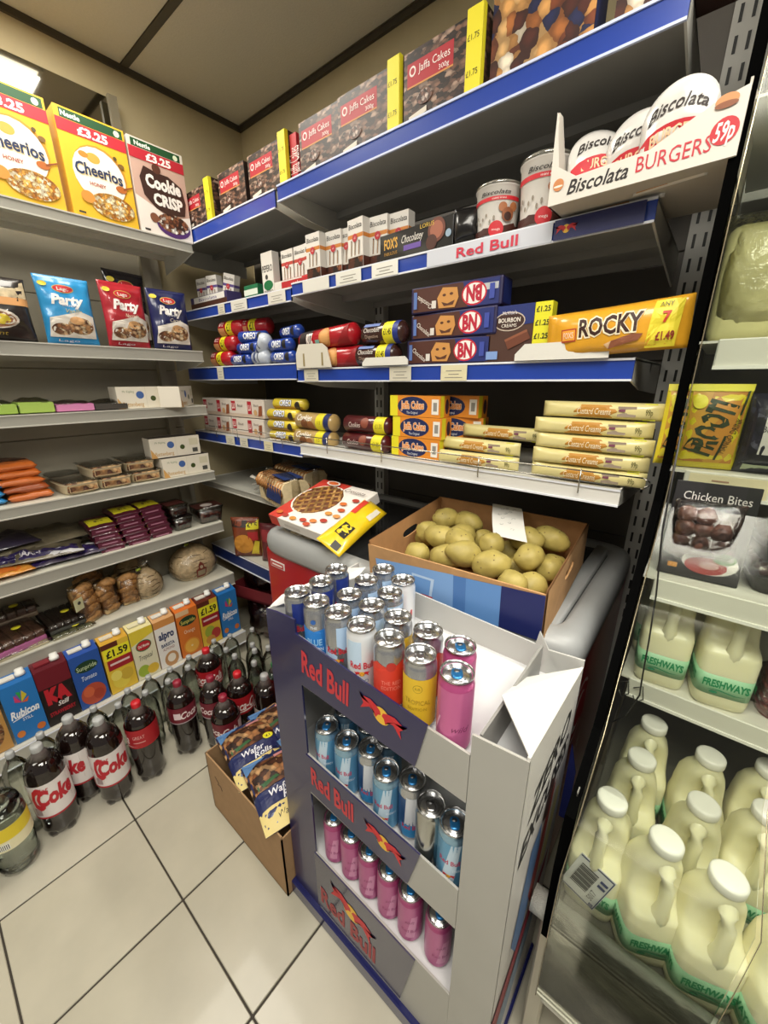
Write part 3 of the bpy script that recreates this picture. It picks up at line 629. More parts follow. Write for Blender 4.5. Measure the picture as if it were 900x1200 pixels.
ws=G().box((0,-.0005,0),(.045,.03,.014),'b9bdc0').obj('tape_strip',b3); ws.location=(.07,-.0004,.035)
bb=box_pack('bourbon_cream_pack',.112,.120,.06,'4a2e24',[('r',0,.68,1,1,'1c2c6e'),('p',[(0,.6),(1,.66),(1,.7),(0,.7)],'1c2c6e'),('e',.5,.72,.33,.17,'c9b9a8'),('e',.5,.72,.31,.15,'3a2019'),('t','BOURBON',.5,.745,.075,'efe7dc',dict(w=.46,b=.015)),('t','CREAMS',.5,.65,.06,'efe7dc',dict(w=.32)),('t',"McVitie's",.5,.87,.06,'e7e3ee',dict(w=.3)),('p',[(.45,.36),(.9,.52),(.97,.40),(.52,.22)],'6b3a26'),('p',[(.45,.36),(.9,.52),(.88,.56),(.43,.40)],'8a5238'),('r',.04,.05,.30,.2,'7d9bd0')])
place(bb,(-.407,.955,Z)); T(bb,'brown and blue bourbon cream pack standing beside the sandwich biscuit stack','biscuits')
yt=G().rbox((0,0,0),(.038,.03,.118),'e2dc28',.001).obj('price_panel',bb,(.056,0,.002)); decal('price_print',Flat((0,0,0),(.038,0,0),(0,0,.118)),[('t','£1.25',.5,.88-.23*k,.09,'1f1f10',dict(w=.8,b=.02)) for k in range(4)],yt)
f=PouchF(.25,.088,.05,axis='x',seed=2,crimp=.05,pinch=.02,wr=.0022)
rk=pouch('caramel_bar_multipack',f,M('e0a32a',.28,coat=.4,var=.05,scale=30),[('p',[(.74,.05),(.92,.05),(.95,.95),(.78,.95)],'e8d638'),('t','ROCKY',.50,.60,.36,'f5e9c8',dict(b=.09,w=.46)),('t','ROCKY',.50,.60,.36,'3a1d17',dict(b=.03,w=.44)),('r',.14,.34,.26,.62,'b5402a'),('r',.148,.37,.252,.59,'f0a53c'),('t','FOXS',.20,.48,.13,'f8ecd8',dict(w=.08)),('p',[(.5,.10),(.70,.22),(.73,.34),(.66,.36),(.52,.26)],'8a5238'),('p',[(.5,.10),(.52,.26),(.47,.2)],'d9b48a'),('t','7',.86,.62,.2,'c8402a',dict(b=.03)),('t','£1.49',.86,.26,.16,'8a2a1c',dict(w=.11,b=.03)),('t','ANY',.85,.86,.09,'3a3310',dict(w=.08))],22,10)
place(rk,(-.185,.935,Z+.006),(0,R_(-3),R_(-3))); T(rk,'orange and yellow caramel chocolate bar multipack at the right end of the shelf','biscuits')
def card(w_,h,x,y,z,label,slant=.15):
    o=G().prism([(-w_/2,0,0),(w_/2,0,0),(w_/2,0,h*.55),(w_/2-h*.5,0,h),(-w_/2+h*slant*4,0,h),(-w_/2,0,h*.4)],(0,.003,0),M('d9d7cf',.8,bump=.1,scale=200)).obj('card_divider'); place(o,(x,y,z)); T(o,label,'card'); return o
card(.19,.034,-.28,.925,Z,'white cut card edge in front of the caramel bar multipack'); card(.165,.022,-.755,.925,Z,'low white cut card strip in front of the chocolate biscuit tubes')
cd=G().prism([(-.085,0,0),(.085,0,0),(.068,0,.058),(.045,0,.072),(-.068,0,.074),(-.085,0,.045)],(0,.003,0),M('cfcabc',.8,bump=.1,scale=200)).obj('card_divider'); place(cd,(-1.055,.925,Z)); T(cd,'grey-white card flap with two slots in front of the red biscuit tube','card')
for x in (-.045,.045): G().prism([(x-.004,-.001,.006),(x+.004,-.001,.006),(x+.003,-.001,.045),(x-.003,-.001,.045)],(0,.0008,0),'8f8058').obj('slot',cd)
def roll(name,L_,r,mat,shapes,endm='1d2a6a',span=2.6,cr=.012):
    g=G(); g.lathe([(r*.25,-L_/2-cr*.6),(r*.75,-L_/2),(r,-L_/2+.006),(r,L_/2-.006),(r*.75,L_/2),(r*.25,L_/2+cr*.6)],mat,22,Matrix.Translation((0,0,r)),axis='x')
    o=g.obj(name); decal('wrap_print',CylX(r+.0002,-L_/2+.006,L_/2-.006,span),shapes,o); return o
redm=M('a81721',.25,coat=.4)
rt=roll('red_biscuit_tube',.25,.031,redm,[('r',.02,.05,.28,.95,'201615'),('t','RITZ',.24,.55,.36,'f1e4dc',dict(b=.05,w=.13,sh=.0)),('e',.55,.5,.11,.40,'c98b4c'),('e',.55,.5,.08,.28,'d8a062'),('r',.36,.2,.44,.45,'7fb0a8'),('p',[(.7,.0),(.85,.4),(1,.9),(1,0)],'8f121b')],'8f121b'); T(rt,cat='biscuits',group='large red cracker tubes'); place(rt,(-1.01,.96,Z+.058),(0,R_(-3),R_(-2))); rt['label']='large red cracker tube with round crackers, upper one of the pair'
dup(rt,(-.99,.965,Z),(0,0,0),'large red cracker tube, lower one behind the slotted card flap')
def dig(): return roll('chocolate_digestive_tube',.145,.029,M('3a211c',.25,coat=.3),[('r',.60,0,.86,1,'e3d827'),('t','£1.45',.73,.52,.2,'3d3a12',dict(w=.2,b=.02)),('r',.86,0,1,1,'23337f'),('t','Chocolate',.30,.62,.17,'d8d3cb',dict(w=.44)),('t','Digestive',.30,.40,.12,'b9a090',dict(w=.36)),('r',.06,.74,.5,.88,'6a7fb8')])
d1=dig(); T(d1,cat='biscuits',group='dark chocolate biscuit tubes'); place(d1,(-.775,.955,Z+.057)); d1['label']='dark chocolate biscuit tube with yellow price band, upper one beside the smiling-biscuit packs'
dup(d1,(-.80,.955,Z),None,'dark chocolate biscuit tube with yellow price band, lower one beside the smiling-biscuit packs')
e1=roll('red_biscuit_tube',.15,.031,redm,[('r',.36,0,.62,1,'e3d827'),('t','£1',.49,.52,.34,'4a4412',dict(b=.03,w=.16)),('r',.0,.1,.3,.5,'c98b5c'),('t','RITZ',.16,.68,.18,'efd9d4',dict(w=.2))]); T(e1,cat='biscuits',group='red biscuit tubes in the corner')
Zc=1.413
place(e1,(-1.735,1.01,Zc)); e1['label']='small red biscuit tube with yellow price band, bottom of the corner stack'
dup(e1,(-1.70,1.015,Zc+.060),None,'small red biscuit tube with yellow price band, middle of the corner stack'); dup(e1,(-1.65,1.02,Zc+.118),(0,0,.1),'small red biscuit tube with yellow price band, top of the corner stack')
r2=dup(e1,(-1.53,1.05,Zc+.118),(0,0,.2),'small red biscuit tube lying highest, behind the blue rolls')
blu=M('22429a',.25,coat=.4)
e1=roll('blue_cookie_roll',.13,.022,blu,[('t','OREO',.45,.55,.4,'e6e9ee',dict(b=.04,w=.5)),('e',.85,.5,.1,.3,'1d1d22')]); T(e1,cat='biscuits',group='blue cookie rolls')
for i,(x,y,z,r,t) in enumerate([(-1.58,1.0,0,0,'bottom left'),(-1.52,1.0,.043,.05,'middle row left'),(-1.50,1.01,.084,.35,'upper left, tilted'),(-1.30,1.0,0,0,'bottom right'),(-1.31,1.0,.043,-.05,'middle row right'),(-1.27,1.02,.086,-.2,'top right')]):
    L_='blue cookie roll with white lettering, '+t+' of the blue rolls'
    if i==0: place(e1,(x,y,Zc+z)); e1['label']=L_
    else: dup(e1,(x,y,Zc+z),(0,0,r),L_)
wr=roll('white_cookie_roll',.10,.026,M('c3cbd8',.25,coat=.4),[('r',.2,.2,.35,.9,'2f3c6a'),('r',.55,.2,.62,.8,'444a5c')]); T(wr,cat='biscuits',group='silver-white cookie rolls'); place(wr,(-1.405,.99,Zc+.045),(0,-.6,-.35)); wr['label']='silver-white cookie roll tilted up in the middle of the blue rolls'
dup(wr,(-1.44,1.0,Zc),(0,0,-.1),'silver-white cookie roll lying at the bottom between the blue rolls')
# ---- fourth shelf
Zc=1.118
lu=box_pack('biscuit_carton',.245,.076,.06,'d9cfc4',[('r',0,0,1,.2,'c9b6a4'),('r',.02,.35,.15,.9,'b02432'),('t','LU',.085,.62,.3,'f2e8e2',dict(w=.09,b=.02)),('r',.52,.2,.64,.9,'b02432'),('t','LU',.58,.55,.3,'f2e8e2',dict(w=.08,b=.02)),('t','Biscuit',.30,.66,.16,'5a4640',dict(w=.16)),('t','Biscuit',.78,.70,.14,'5a4640',dict(w=.14)),('p',[(.82,.1),(.93,.15),(.95,.7),(.86,.66)],'8e4f30'),('e',.75,.3,.05,.1,'c9a070','m')])
T(lu,cat='biscuits',group='cream biscuit cartons with red logos')
for i,(x,z,t) in enumerate([(-1.86,0,'bottom left'),(-1.60,0,'bottom right'),(-1.845,.080,'top left'),(-1.59,.080,'top right')]):
    L_='cream biscuit carton with red square logos, '+t+' of the stack of four'
    if i==0: place(lu,(x,1.0,Zc)); lu['label']=L_
    else: dup(lu,(x,1.0,Zc+z),(0,0,.01*i),L_)
yl=M('d9c33a',.28,coat=.4)
yo=roll('yellow_cookie_roll',.175,.021,yl,[('r',.0,0,1,.35,'b58a3a'),('t','OREO',.45,.60,.42,'2b3c80',dict(b=.09,w=.42)),('t','OREO',.45,.60,.42,'eceef0',dict(b=.03,w=.40)),('e',.85,.4,.09,.3,'2a2120')]); T(yo,cat='biscuits',group='yellow cookie rolls')
for i,(x,z,t) in enumerate([(-1.33,0,'bottom'),(-1.335,.042,'second from bottom'),(-1.33,.084,'third from bottom'),(-1.31,.124,'top')]):
    if i==0: place(yo,(x,1.0,Zc+z)); yo['label']='yellow cookie roll with blue lettering, bottom of its pile'
    else: dup(yo,(x,1.0+.02*(i==3),Zc+z),(0,0,.03*i),'yellow cookie roll with blue lettering, '+t+' of its pile')
ck=roll('cookie_tube',.20,.030,M('b89a62',.28,coat=.4),[('t','Cookies',.30,.68,.3,'f2ece0',dict(sh=.25,w=.44,b=.02)),('e',.3,.3,.12,.3,'7a4a28'),('e',.48,.3,.1,.25,'9a6438'),('p',[(.60,0),(.82,0),(.86,1),(.66,1)],'e0d52c'),('t','1.5',.74,.5,.14,'7a4010',dict(w=.08)),('r',.86,0,1,1,'1c2a60')]); T(ck,cat='biscuits',group='gold cookie tubes'); place(ck,(-1.13,.985,Zc+.0)); ck['label']='gold cookie tube with dark blue twisted end, lower of two'
dup(ck,(-1.125,.99,Zc+.061),(0,0,-.03),'gold cookie tube with dark blue twisted end, upper of two')
mr=roll('maroon_cookie_tube',.185,.027,M('4f161a',.28,coat=.4),[('t','Cookies',.28,.5,.22,'e6d8d0',dict(sh=.2,w=.28)),('e',.52,.62,.09,.25,'8a4a38'),('p',[(.72,0),(.97,0),(.97,1),(.74,1)],'e0d52c'),('t','£1.35',.85,.5,.18,'4a3a10',dict(w=.15))]); T(mr,cat='biscuits',group='maroon cookie tubes'); place(mr,(-.865,.97,1.133)); mr['label']='maroon cookie tube with yellow price band, lower of two'
dup(mr,(-.86,.975,1.133+.055),(0,0,.04),'maroon cookie tube with yellow price band, upper of two')
Z=1.133
jo=box_pack('jaffa_cakes_carton',.17,.058,.05,'dd8b2c',[('r',0,0,.16,1,'e3d827'),('r',.16,0,1,1,'de8a2a'),('e',.46,.5,.30,.46,'1c2654'),('t','Jaffa Cakes',.46,.56,.34,'f0e4d6',dict(b=.07,w=.47)),('t','Jaffa Cakes',.46,.56,.34,'e08a34',dict(b=.03,w=.46)),('t','The Original',.46,.2,.12,'dfe2ea',dict(w=.22)),('r',.84,.15,.97,.85,'e9e5dc'),('r',.87,.3,.94,.7,'8d8a84')],[('r',0,0,.4,1,'e3d827'),('r',.4,0,1,1,'de8a2a'),('e',.7,.5,.2,.35,'3a2030')]); T(jo,cat='biscuits',group='orange and navy jaffa cake cartons')
for i,(x,y,z,w_,t) in enumerate([(-.665,.955,0,1,'bottom of the stack'),(-.660,.955,.059,1,'middle of the stack'),(-.668,.955,.118,1,'top of the stack'),(-.585,1.02,.118,1,'turned, behind the top of the stack'),(-.575,1.02,.059,1,'turned, behind the middle of the stack')]):
    L_='orange and navy jaffa cake carton, '+t
    if i==0: place(jo,(x,y,Z)); jo['label']=L_
    else: dup(jo,(x,y,Z+z),(0,0,R_((0,0,2,-1,10,8)[i])),L_)
cc=M('d9cd8f',.3,coat=.3,var=.06,scale=18)
f=PouchF(.235,.034,.036,axis='x',seed=4,crimp=.035,pinch=.0,wr=.001,ex=.25)
cs=[('p',[(.30,.1),(.62,.1),(.66,.5),(.60,.86),(.36,.86),(.30,.45)],'b8822e'),('t','Custard Creams',.47,.48,.38,'f2e9c9',dict(sh=.2,w=.28)),('r',.66,.2,.80,.8,'9a8a78'),('r',.67,.5,.72,.65,'7a4458'),('r',.85,.02,.94,.98,'d9da3a'),('t','99p',.895,.5,.35,'4a4c18',dict(w=.05))]
cp=pouch('custard_cream_pack',f,cc,cs,20,8); T(cp,cat='biscuits',group='long custard cream packs')
stack=[(-.20,.935,0,'first, lowest'),(-.20,.935,.034,'second up'),(-.198,.935,.068,'third up'),(-.205,.94,.102,'fourth up'),(-.192,.945,.138,'topmost')]
for i,(x,y,z,t) in enumerate(stack):
    L_='long pale yellow custard cream pack, '+t+' in the right-hand stack'
    if i==0: place(cp,(x,y+.018,Z)); cp['label']=L_
    else: dup(cp,(x,y+.018,Z+z),(0,0,R_((0,1.5,-1,1,-2)[i])),L_)
for i,(x,y,z,t) in enumerate([(-.47,.945,0,'lowest'),(-.475,.965,.034,'middle, sticking out to the left'),(-.425,1.0,.068,'topmost')]):
    dup(cp,(x,y+.015,Z+z),(0,0,R_((0,-3,-2)[i])),'long pale yellow custard cream pack, '+t+' beside the jaffa cartons')
# ------------------------------------------------------------------ goods on the left-wall shelves (front to the aisle)
def L(o,y,z,x=-1.755,rz=0): return place(o,(x,y,z),(0,0,PI/2+rz))
def Ld(o,y,z,label,x=-1.755,rz=0,rx=0): return dup(o,(x,y,z),(rx,0,PI/2+rz),label)
yel='e8b62c'
def cheer():
    s=[('r',0,0,1,1,yel),('r',.07,.90,.97,.985,'1f4d2b'),('t','Nestle',.22,.943,.045,'e8eee6',dict(b=.03,w=.26)),('e',.88,.94,.045,.1,'dfe6c8','m'),('r',0,.78,1,.895,'c02b38'),('t','£3.25',.50,.835,.075,'f3eeea',dict(b=.04,w=.44)),
       ('e',.52,.47,.40,.27,'c98d2e'),('e',.50,.45,.39,.27,'ece8dc'),('e',.44,.61,.1,.05,'d9a348'),('e',.30,.62,.07,.03,'c98330'),('t','Cheerios',.50,.47,.11,'d9c48a',dict(b=.05,w=.70,arc=.02)),('t','Cheerios',.495,.475,.11,'1d2f56',dict(b=.03,w=.70,arc=.02)),('t','HONEY',.44,.355,.035,'a8442c',dict(w=.24,b=.02)),
       ('e',.80,.38,.085,.035,'b5652a'),('p',[(.84,.38),(1,.43),(1,.445),(.84,.40)],'8a4a22'),('e',.62,.17,.34,.13,oats),('e',.25,.21,.1,.06,'d08f3c'),('e',.86,.62,.05,.025,'7a5a28'),('e',.78,.68,.03,.02,'5a4a28'),('r',.07,.03,.17,.05,'3a3a30')]
    return box_pack('cereal_box',.195,.288,.065,yel,s,[('r',0,0,1,1,'e3ae28'),('r',0,.9,1,1,'1f4d2b')],r=.002)
c=cheer(); T(c,'yellow honey cereal box in the middle of the top left shelf','cereal','boxed breakfast cereals'); L(c,.648,1.872)
Ld(c,.433,1.872,'yellow honey cereal box cut off by the left edge of the photo')
s=[('r',0,0,1,1,'c7a596'),('r',0,.90,1,1,'d8d0c4'),('r',.06,.905,.95,.985,'1f4d2b'),('t','Nestle',.26,.945,.045,'e8eee6',dict(b=.03,w=.28)),('e',.86,.94,.045,.1,'dfe6c8','m'),('r',0,.785,1,.90,'bb2836'),('t','£3.25',.52,.84,.075,'f3eeea',dict(b=.04,w=.46)),
   ('p',[(.0,0),(1,0),(1,.30),(.6,.22),(.3,.32),(0,.40)],'e6ded6'),('p',[(.16,.42),(.12,.6),(.22,.73),(.45,.70),(.66,.70),(.90,.62),(.95,.45),(.9,.30),(.6,.26),(.35,.3)],'3b221b'),('e',.45,.74,.08,.1,'5a3426','m'),('t','Cookie',.55,.59,.13,'efe9e4',dict(b=.05,w=.66)),('t','CRISP',.60,.41,.12,'efe9e4',dict(b=.05,w=.56)),
   ('e',.64,.14,.33,.13,'4f2a6a'),('e',.64,.17,.31,.11,choccereal),('e',.28,.19,.08,.1,'7a4a34','m'),('r',.07,.03,.17,.05,'2a2020')]
c=box_pack('cereal_box',.190,.286,.065,'d8cfc4',s,[('r',0,0,1,1,'e6e0d8')],r=.002); T(c,'brown cookie cereal box with purple bowl, at the right end of the top left shelf','cereal','boxed breakfast cereals'); L(c,.848,1.872)
# wafer bags
def wbag(col,kind,label,y,rz=0,h=.205,x=-1.76,name='wafer_bag'):
    f=PouchF(.150,h,.045,seed=len(kind)+ord(kind[0]),wr=.0028,crimp=.05)
    s=[('e',.47,.82,.20,.06,'c9b45a'),('e',.47,.82,.185,.052,'c0272f'),('t','Lago',.47,.82,.05,'f0e4dc',dict(w=.22,b=.02)),('t','Party',.50,.66,.14,'eeeae6',dict(b=.045,w=.62,sh=.2)),('t','WAFERS',.52,.575,.028,'dfe0e6',dict(w=.3)),('t',kind,.58,.50,.06,'e9dcc0' if col!='2d8fc9' else 'c9b45a',dict(sh=.35,w=.3)),
       ('p',[(.06,.10),(.94,.10),(.95,.44),(.70,.50),(.4,.44),(.1,.38)],'d9d2c8'),('e',.30,.22,.2,.09,PAT('wafer_bits',['b98a5c','8a5a38','d9b48a','6b3f28','e6cfa8'],85)),('e',.66,.28,.25,.13,_m['wafer_bits']),('e',.6,.36,.14,.06,'c99a68'),('t','Lago',.4,.055,.035,'e6e0e6',dict(w=.4)),('e',.12,.87,.08,.035,'d9c83a')]
    p=pouch(name,f,M(col,.3,coat=.4,var=.08,scale=25),s,22,24); T(p,label,'wafers','party wafer bags'); L(p,y,1.472,x,rz); return p
wbag('2d8fc9','Vanilla','sky blue party wafer bag, leftmost of the wafer bags',.470)
wbag('a8222e','Nocciola','red party wafer bag in the middle of the wafer bags',.645,.12,.215)
wbag('1b2050','Cacao','navy blue party wafer bag in front, at the right end of the shelf',.805,0,.215)
p=dup([o for o in COL.objects if o.get('label','').startswith('navy blue party')][0],(-1.86,.70,1.485),(0,0,PI/2+.15),'black party wafer bag standing behind the red and navy bags'); p.scale=(1,1,1.22)
p.data=p.data.copy(); p.data.materials[0]=M('15131a',.25,coat=.5)
f=PouchF(.19,.18,.06,seed=9,wr=.004,crimp=.06)
p=pouch('croissant_bag',f,M('2a2422',.28,coat=.4,var=.15,scale=20),[('r',.02,.68,.98,.95,M('b9a98a',.3,coat=.5,var=.4,scale=50)),('r',.0,.56,1,.68,'c9925a'),('e',.45,.34,.36,.16,'c9c0b4'),('e',.45,.33,.32,.13,'8a5a38'),('e',.58,.33,.11,.08,'d8c23c'),('t','Croissant',.35,.12,.06,'b0983a',dict(w=.55,sh=.2))],14,14); T(p,'dark croissant bag with clear top, cut off by the left edge','bag'); L(p,.275,1.472)
# small cakes shelf
Z=1.249; X=-1.78
def cake_pack(w_,h,col,top,label,y,seed=1,x=X,z=Z,name='cake_pack'):
    o=empty(name,(0,0,0)); T(o,label,'cake'); G().rbox((-w_/2,0,0),(w_/2,.11,h*.8),M(col,.5,var=.15,scale=40),.006,2).obj('cake',o)
    f=PouchF(w_*1.05,.125,h*1.1,seed=seed,wr=.004,ex=.3); q_=pouch('wrapper',f,FILM('film_dark','cfccc4',fac=.14,bump=.9),(),10,10,parent=o); q_.rotation_euler=(-PI/2,0,0); q_.location=(0,-.006,h*.55)
    decal('edge_print',Flat((-w_/2,-.007,0),(w_,0,0),(0,0,h*.8)),[('r',0.02,.1,.98,.92,top)],o); L(o,y,z,x); return o
cake_pack(.10,.042,'8fae4a','93b04a','green wrapped cake pack at the far left of its shelf',.225)
cake_pack(.095,.046,'8fae4a','9ab552','green wrapped cake pack beside the pink one',.325,2)
cake_pack(.115,.034,'b9679a','c47aa6','flat pink wrapped cake pack',.432,3)
cake_pack(.11,.030,'2e2a28','3a3530','flat dark wrapped cake pack left of the white boxed cakes',.545,4)
def batt(name='cake_box'):
    s=[('r',0,0,1,1,'ddd6c6'),('e',.40,.62,.07,.1,'3f5f9c','m'),('e',.63,.45,.05,.1,'3c4a1c','m'),('t','Battenberg',.26,.2,.2,'b98a3a',dict(w=.36)),('t','Mr Kipling',.2,.78,.10,'7a8a6a',dict(w=.2)),('r',.78,.5,.96,.85,'cfc8ae'),('r',.83,.12,.94,.34,'4a4a44'),('p',[(0,0),(.12,0),(0,.5)],'c99a5a'),('r',.5,.02,.505,.98,'c6bfae')]
    return box_pack(name,.205,.082,.08,'d9d2c4',s,[('r',0,0,1,1,PAT('cake_side',['3a2a22','6b4a38','2a1d18','8a6a50'],70))],[('r',0,0,1,.9,'3b332d')])
bt=batt(); T(bt,cat='cake',group='white boxed loaf cakes'); L(bt,.672,Z,X); bt['label']='white cake box with blue seal, left one on the small cakes shelf'
b2=Ld(bt,.835,Z,'white cake box standing half turned at the end of the small cakes shelf',X,.9)
Ld(bt,.787,.955,'white cake box with blue seal, lower of the two at the right end',-1.775)
Ld(bt,.757,.955+.086,'white cake box with blue seal, upper of the two at the right end',-1.785,-.05)
# S4 : packs, pastry trays
Z=.955
def soft(col,w_,h,d,label,y,z,seed,x,cat='pack',name='wrapped_snack_pack',rz=0,sh=(),grp=None,n=10):
    f=PouchF(w_,d,h*1.1,seed=seed,wr=.003,crimp=.02,ex=.14,bx=.22)
    p=pouch(name,f,M(col,.3,coat=.35,var=.12,scale=30) if isinstance(col,str) else col,sh,16,16,pname='top_print'); T(p,label,cat,grp); place(p,(x,y,z+h/2),(-PI/2,0,PI/2+rz)); return p
for k in range(4):
    soft('2f8fd0',.16,.026,.17,'bright blue snack pack, %s from the bottom of the blue pile'%ORD[k],.105,Z+.024*k,k,-1.80,grp='pile of blue packs',rz=.03*k)
for k in range(5):
    soft('c8692a' if k!=1 else '9a4a20',.125,.029,.17,'orange snack pack, %s from the bottom of the orange pile'%ORD[k],.25-.006*k,Z+.0265*k,10+k,-1.80,grp='pile of orange packs',rz=.02*k,sh=[('r',.1,.25,.9,.9,PAT('choc_top',['3a221a','6b4a38','4f2a1c'],60))] if k==4 else ())
def pastry(label,y,z,x,rz=0,w_=.12,d=.16,h=.042):
    o=empty('pastry_tray'); T(o,label,'pastry','cream trays of filled pastries')
    G().loft([(0,w_*.42,d*.42,0,d/2,5),(.006,w_*.46,d*.46,0,d/2,5),(h*.85,w_*.5,d*.5,0,d/2,5),(h*.9,w_*.52,d*.52,0,d/2,5),(h*.86,w_*.45,d*.46,0,d/2,5)],'cdbf9f',28).obj('tray',o)
    G().rbox((-w_*.4,.004,h*.12),(w_*.4,d*.93,h*.96),PAT('pastry_fill',['8a5a3a','b98a5c','5a3524','cda878'],60,bump=.5),.004).obj('pastry',o)
    decal('window_print',Flat((-w_*.38,-.0005,h*.2),(w_*.76,0,0),(0,0,h*.6)),[('r',0,0,1,1,'b59d78'),('r',.03,.12,.97,.85,_m['pastry_fill'])],o)
    pf=pouch('wrapper',PouchF(w_,d,.01,seed=2,wr=.003),film,(),8,8,parent=o); pf.rotation_euler=(-PI/2,0,0); pf.location=(0,0,h+.004)
    place(o,(x,y,z),(0,0,PI/2+rz)); return o
pt=pastry('cream pastry tray lying alone, nearest the orange packs',.395,Z,-1.765,.08)
for y,z,x,rz,t in ((.505,Z,-1.765,0,'lower tray of the left pair'),(.485,Z+.044,-1.775,.05,'upper tray of the left pair'),(.620,Z,-1.775,-.03,'lower tray of the pair touching the white boxes'),(.608,Z+.044,-1.79,-.06,'upper tray of the pair touching the white boxes'),(.39,Z,-1.93,0,'dark tray at the back behind the lone one')):
    dup(pt,(x,y,z),(0,0,PI/2+rz),'cream tray of filled pastries, '+t)
# S5 : flatbreads, maroon packs, tubs
Z=.704
naanm=M('6b6350',.35,coat=.5,var=.35,scale=22,bump=.5)
def naan(label,y,z,x,rz,seed,w_=.34,d=.22,h=.05,col=naanm,sh=()):
    f=PouchF(w_,d,h,seed=seed,wr=.007,crimp=.04,ex=.5); p=pouch('flatbread_bag',f,col,sh,18,14,pname='band_print'); T(p,label,'bread','flatbread bags'); place(p,(x,y,z+h*.55),(-PI/2,0,PI/2+rz)); return p
naan('greyish flatbread bag at the back of its shelf, under the orange packs',.27,Z+.035,-1.86,.05,1,.36)
naan('large flatbread bag with purple band lettered NAAN, across the front left',.17,Z+.015,-1.79,-.22,4,.36,.20,.045,naanm,[('p',[(.10,.02),(.96,.05),(.96,.30),(.1,.26)],M('2b2152',.3,coat=.5)),('t','NAAN',.55,.17,.12,'d8d4dc',dict(w=.2,b=.03)),('t','PLAIN',.25,.15,.07,'b8b0cc',dict(w=.1)),('p',[(.70,.02),(1,.0),(1,.10),(.75,.12)],'c9c9cc')])
naan('second purple-banded flatbread bag, slipping over the shelf edge',.30,Z-.0,-1.775,-.05,6,.24,.12,.024,M('4b4358',.3,coat=.5,var=.3,scale=30),[('p',[(.05,.1),(.9,.1),(.9,.55),(.05,.5)],M('33265f',.3,coat=.5)),('t','BREAD',.5,.32,.2,'c8c2d4',dict(w=.3)),('p',[(.55,.55),(1,.6),(1,.8),(.6,.75)],'d4d4d8')])
naan('flat yellow and orange flatbread pack at the front left corner',.09,Z,-1.765,0,8,.22,.14,.03,M('c98a3a',.3,coat=.4,var=.25,scale=25),[('r',.05,.1,.95,.35,'c96a24'),('e',.4,.6,.3,.2,'d8c040')])
naan('dark flatbread bag heaped on the others at the left',.10,Z+.06,-1.84,.1,11,.3,.2,.05,M('2a2438',.3,coat=.5,var=.3,scale=20,bump=.4))
mar=M('4a1226',.28,coat=.4,var=.12,scale=30)
mp=soft(mar,.098,.030,.15,'',.44,Z,21,-1.775,'pack','maroon_snack_pack',0,[('r',.07,.10,.93,.6,'d9d02c'),('t','£1.2',.5,.25,.12,'4a4a12',dict(w=.3,b=.02))],'pile of maroon packs')
dd=decal('front_print',Flat((-.045,0,-.012),(.09,0,0),(0,0,.024)),[('r',.05,.1,.95,.9,'571830'),('r',.2,.4,.8,.6,'a8758a')],mp); dd.location=(0,.012,-.0); dd.rotation_euler=(PI/2,0,0)
cols=[(.442,4,.0),(.540,5,.0),(.637,5,.01)]; n=0
cn=['left','middle','right']
for ci,(y,nn,dx) in enumerate(cols):
    for k in range(nn):
        lab='maroon snack pack with yellow top, %s from the bottom of the %s column'%(ORD[k],cn[ci])
        loc=(-1.775-.006*k-dx,y-.004*k,Z+.015+.027*k); ro=(-PI/2,0,PI/2+R_((k*37+ci*11)%9-4))
        if n==0: place(mp,loc,ro); mp['label']=lab
        else: dup(mp,loc,ro,lab)
        n+=1
def tubc(label,y,z,x,w_=.10,d=.13,h=.052,rz=0,fill='5a2a22',lid=True,lab=()):
    o=empty('clear_food_tub'); T(o,label,'tub','clear plastic food tubs')
    G().loft([(0,w_*.42,d*.42,0,d/2,6),(h,w_*.5,d*.5,0,d/2,6)],FILM('tub_plastic','e3e3df',fac=.12,rough=.15,bump=.5),24).obj('tub',o)
    G().rbox((-w_*.38,d*.1,.003),(w_*.38,d*.9,h*.7),PAT('fill_'+fill,[fill,'8a4a3c','3a1a18'],70,bump=.4),.008,2).obj('food',o)
    G().loft([(h,w_*.52,d*.52,0,d/2,6),(h+.004,w_*.52,d*.52,0,d/2,6)],FILM('tub_lid2','dfdfdc',fac=.18,bump=.4),24).obj('lid',o)
    if lab: decal('label_print',Flat((-w_*.5,d*.05,h+.0042),(w_,0,0),(0,d*.9,0)),lab,o)
    place(o,(x,y,z),(0,0,PI/2+rz)); return o
tubc('clear tub of dark cakes, lower one beside the maroon packs',.735,Z,-1.775,.09,.13,.055,0,'2a2426',lab=[('r',.05,.1,.95,.6,'2c1c1e'),('r',.1,.2,.8,.4,'b9a9a0')])
tubc('clear tub of dark cakes, upper one beside the maroon packs',.73,Z+.062,-1.785,.09,.13,.05,.05,lab=[('r',.05,.2,.95,.8,'5a2a26')])
tubc('clear tub with brown label of red-brown bites, alone at the shelf end',.865,Z,-1.77,.125,.14,.07,-.1,'6b2a22',lab=[('r',.0,.1,1,.8,'4a221c'),('e',.5,.45,.22,.2,'d8cfc8'),('t','FLAX',.55,.08,.12,'eceae6',dict(w=.6,b=.04))])
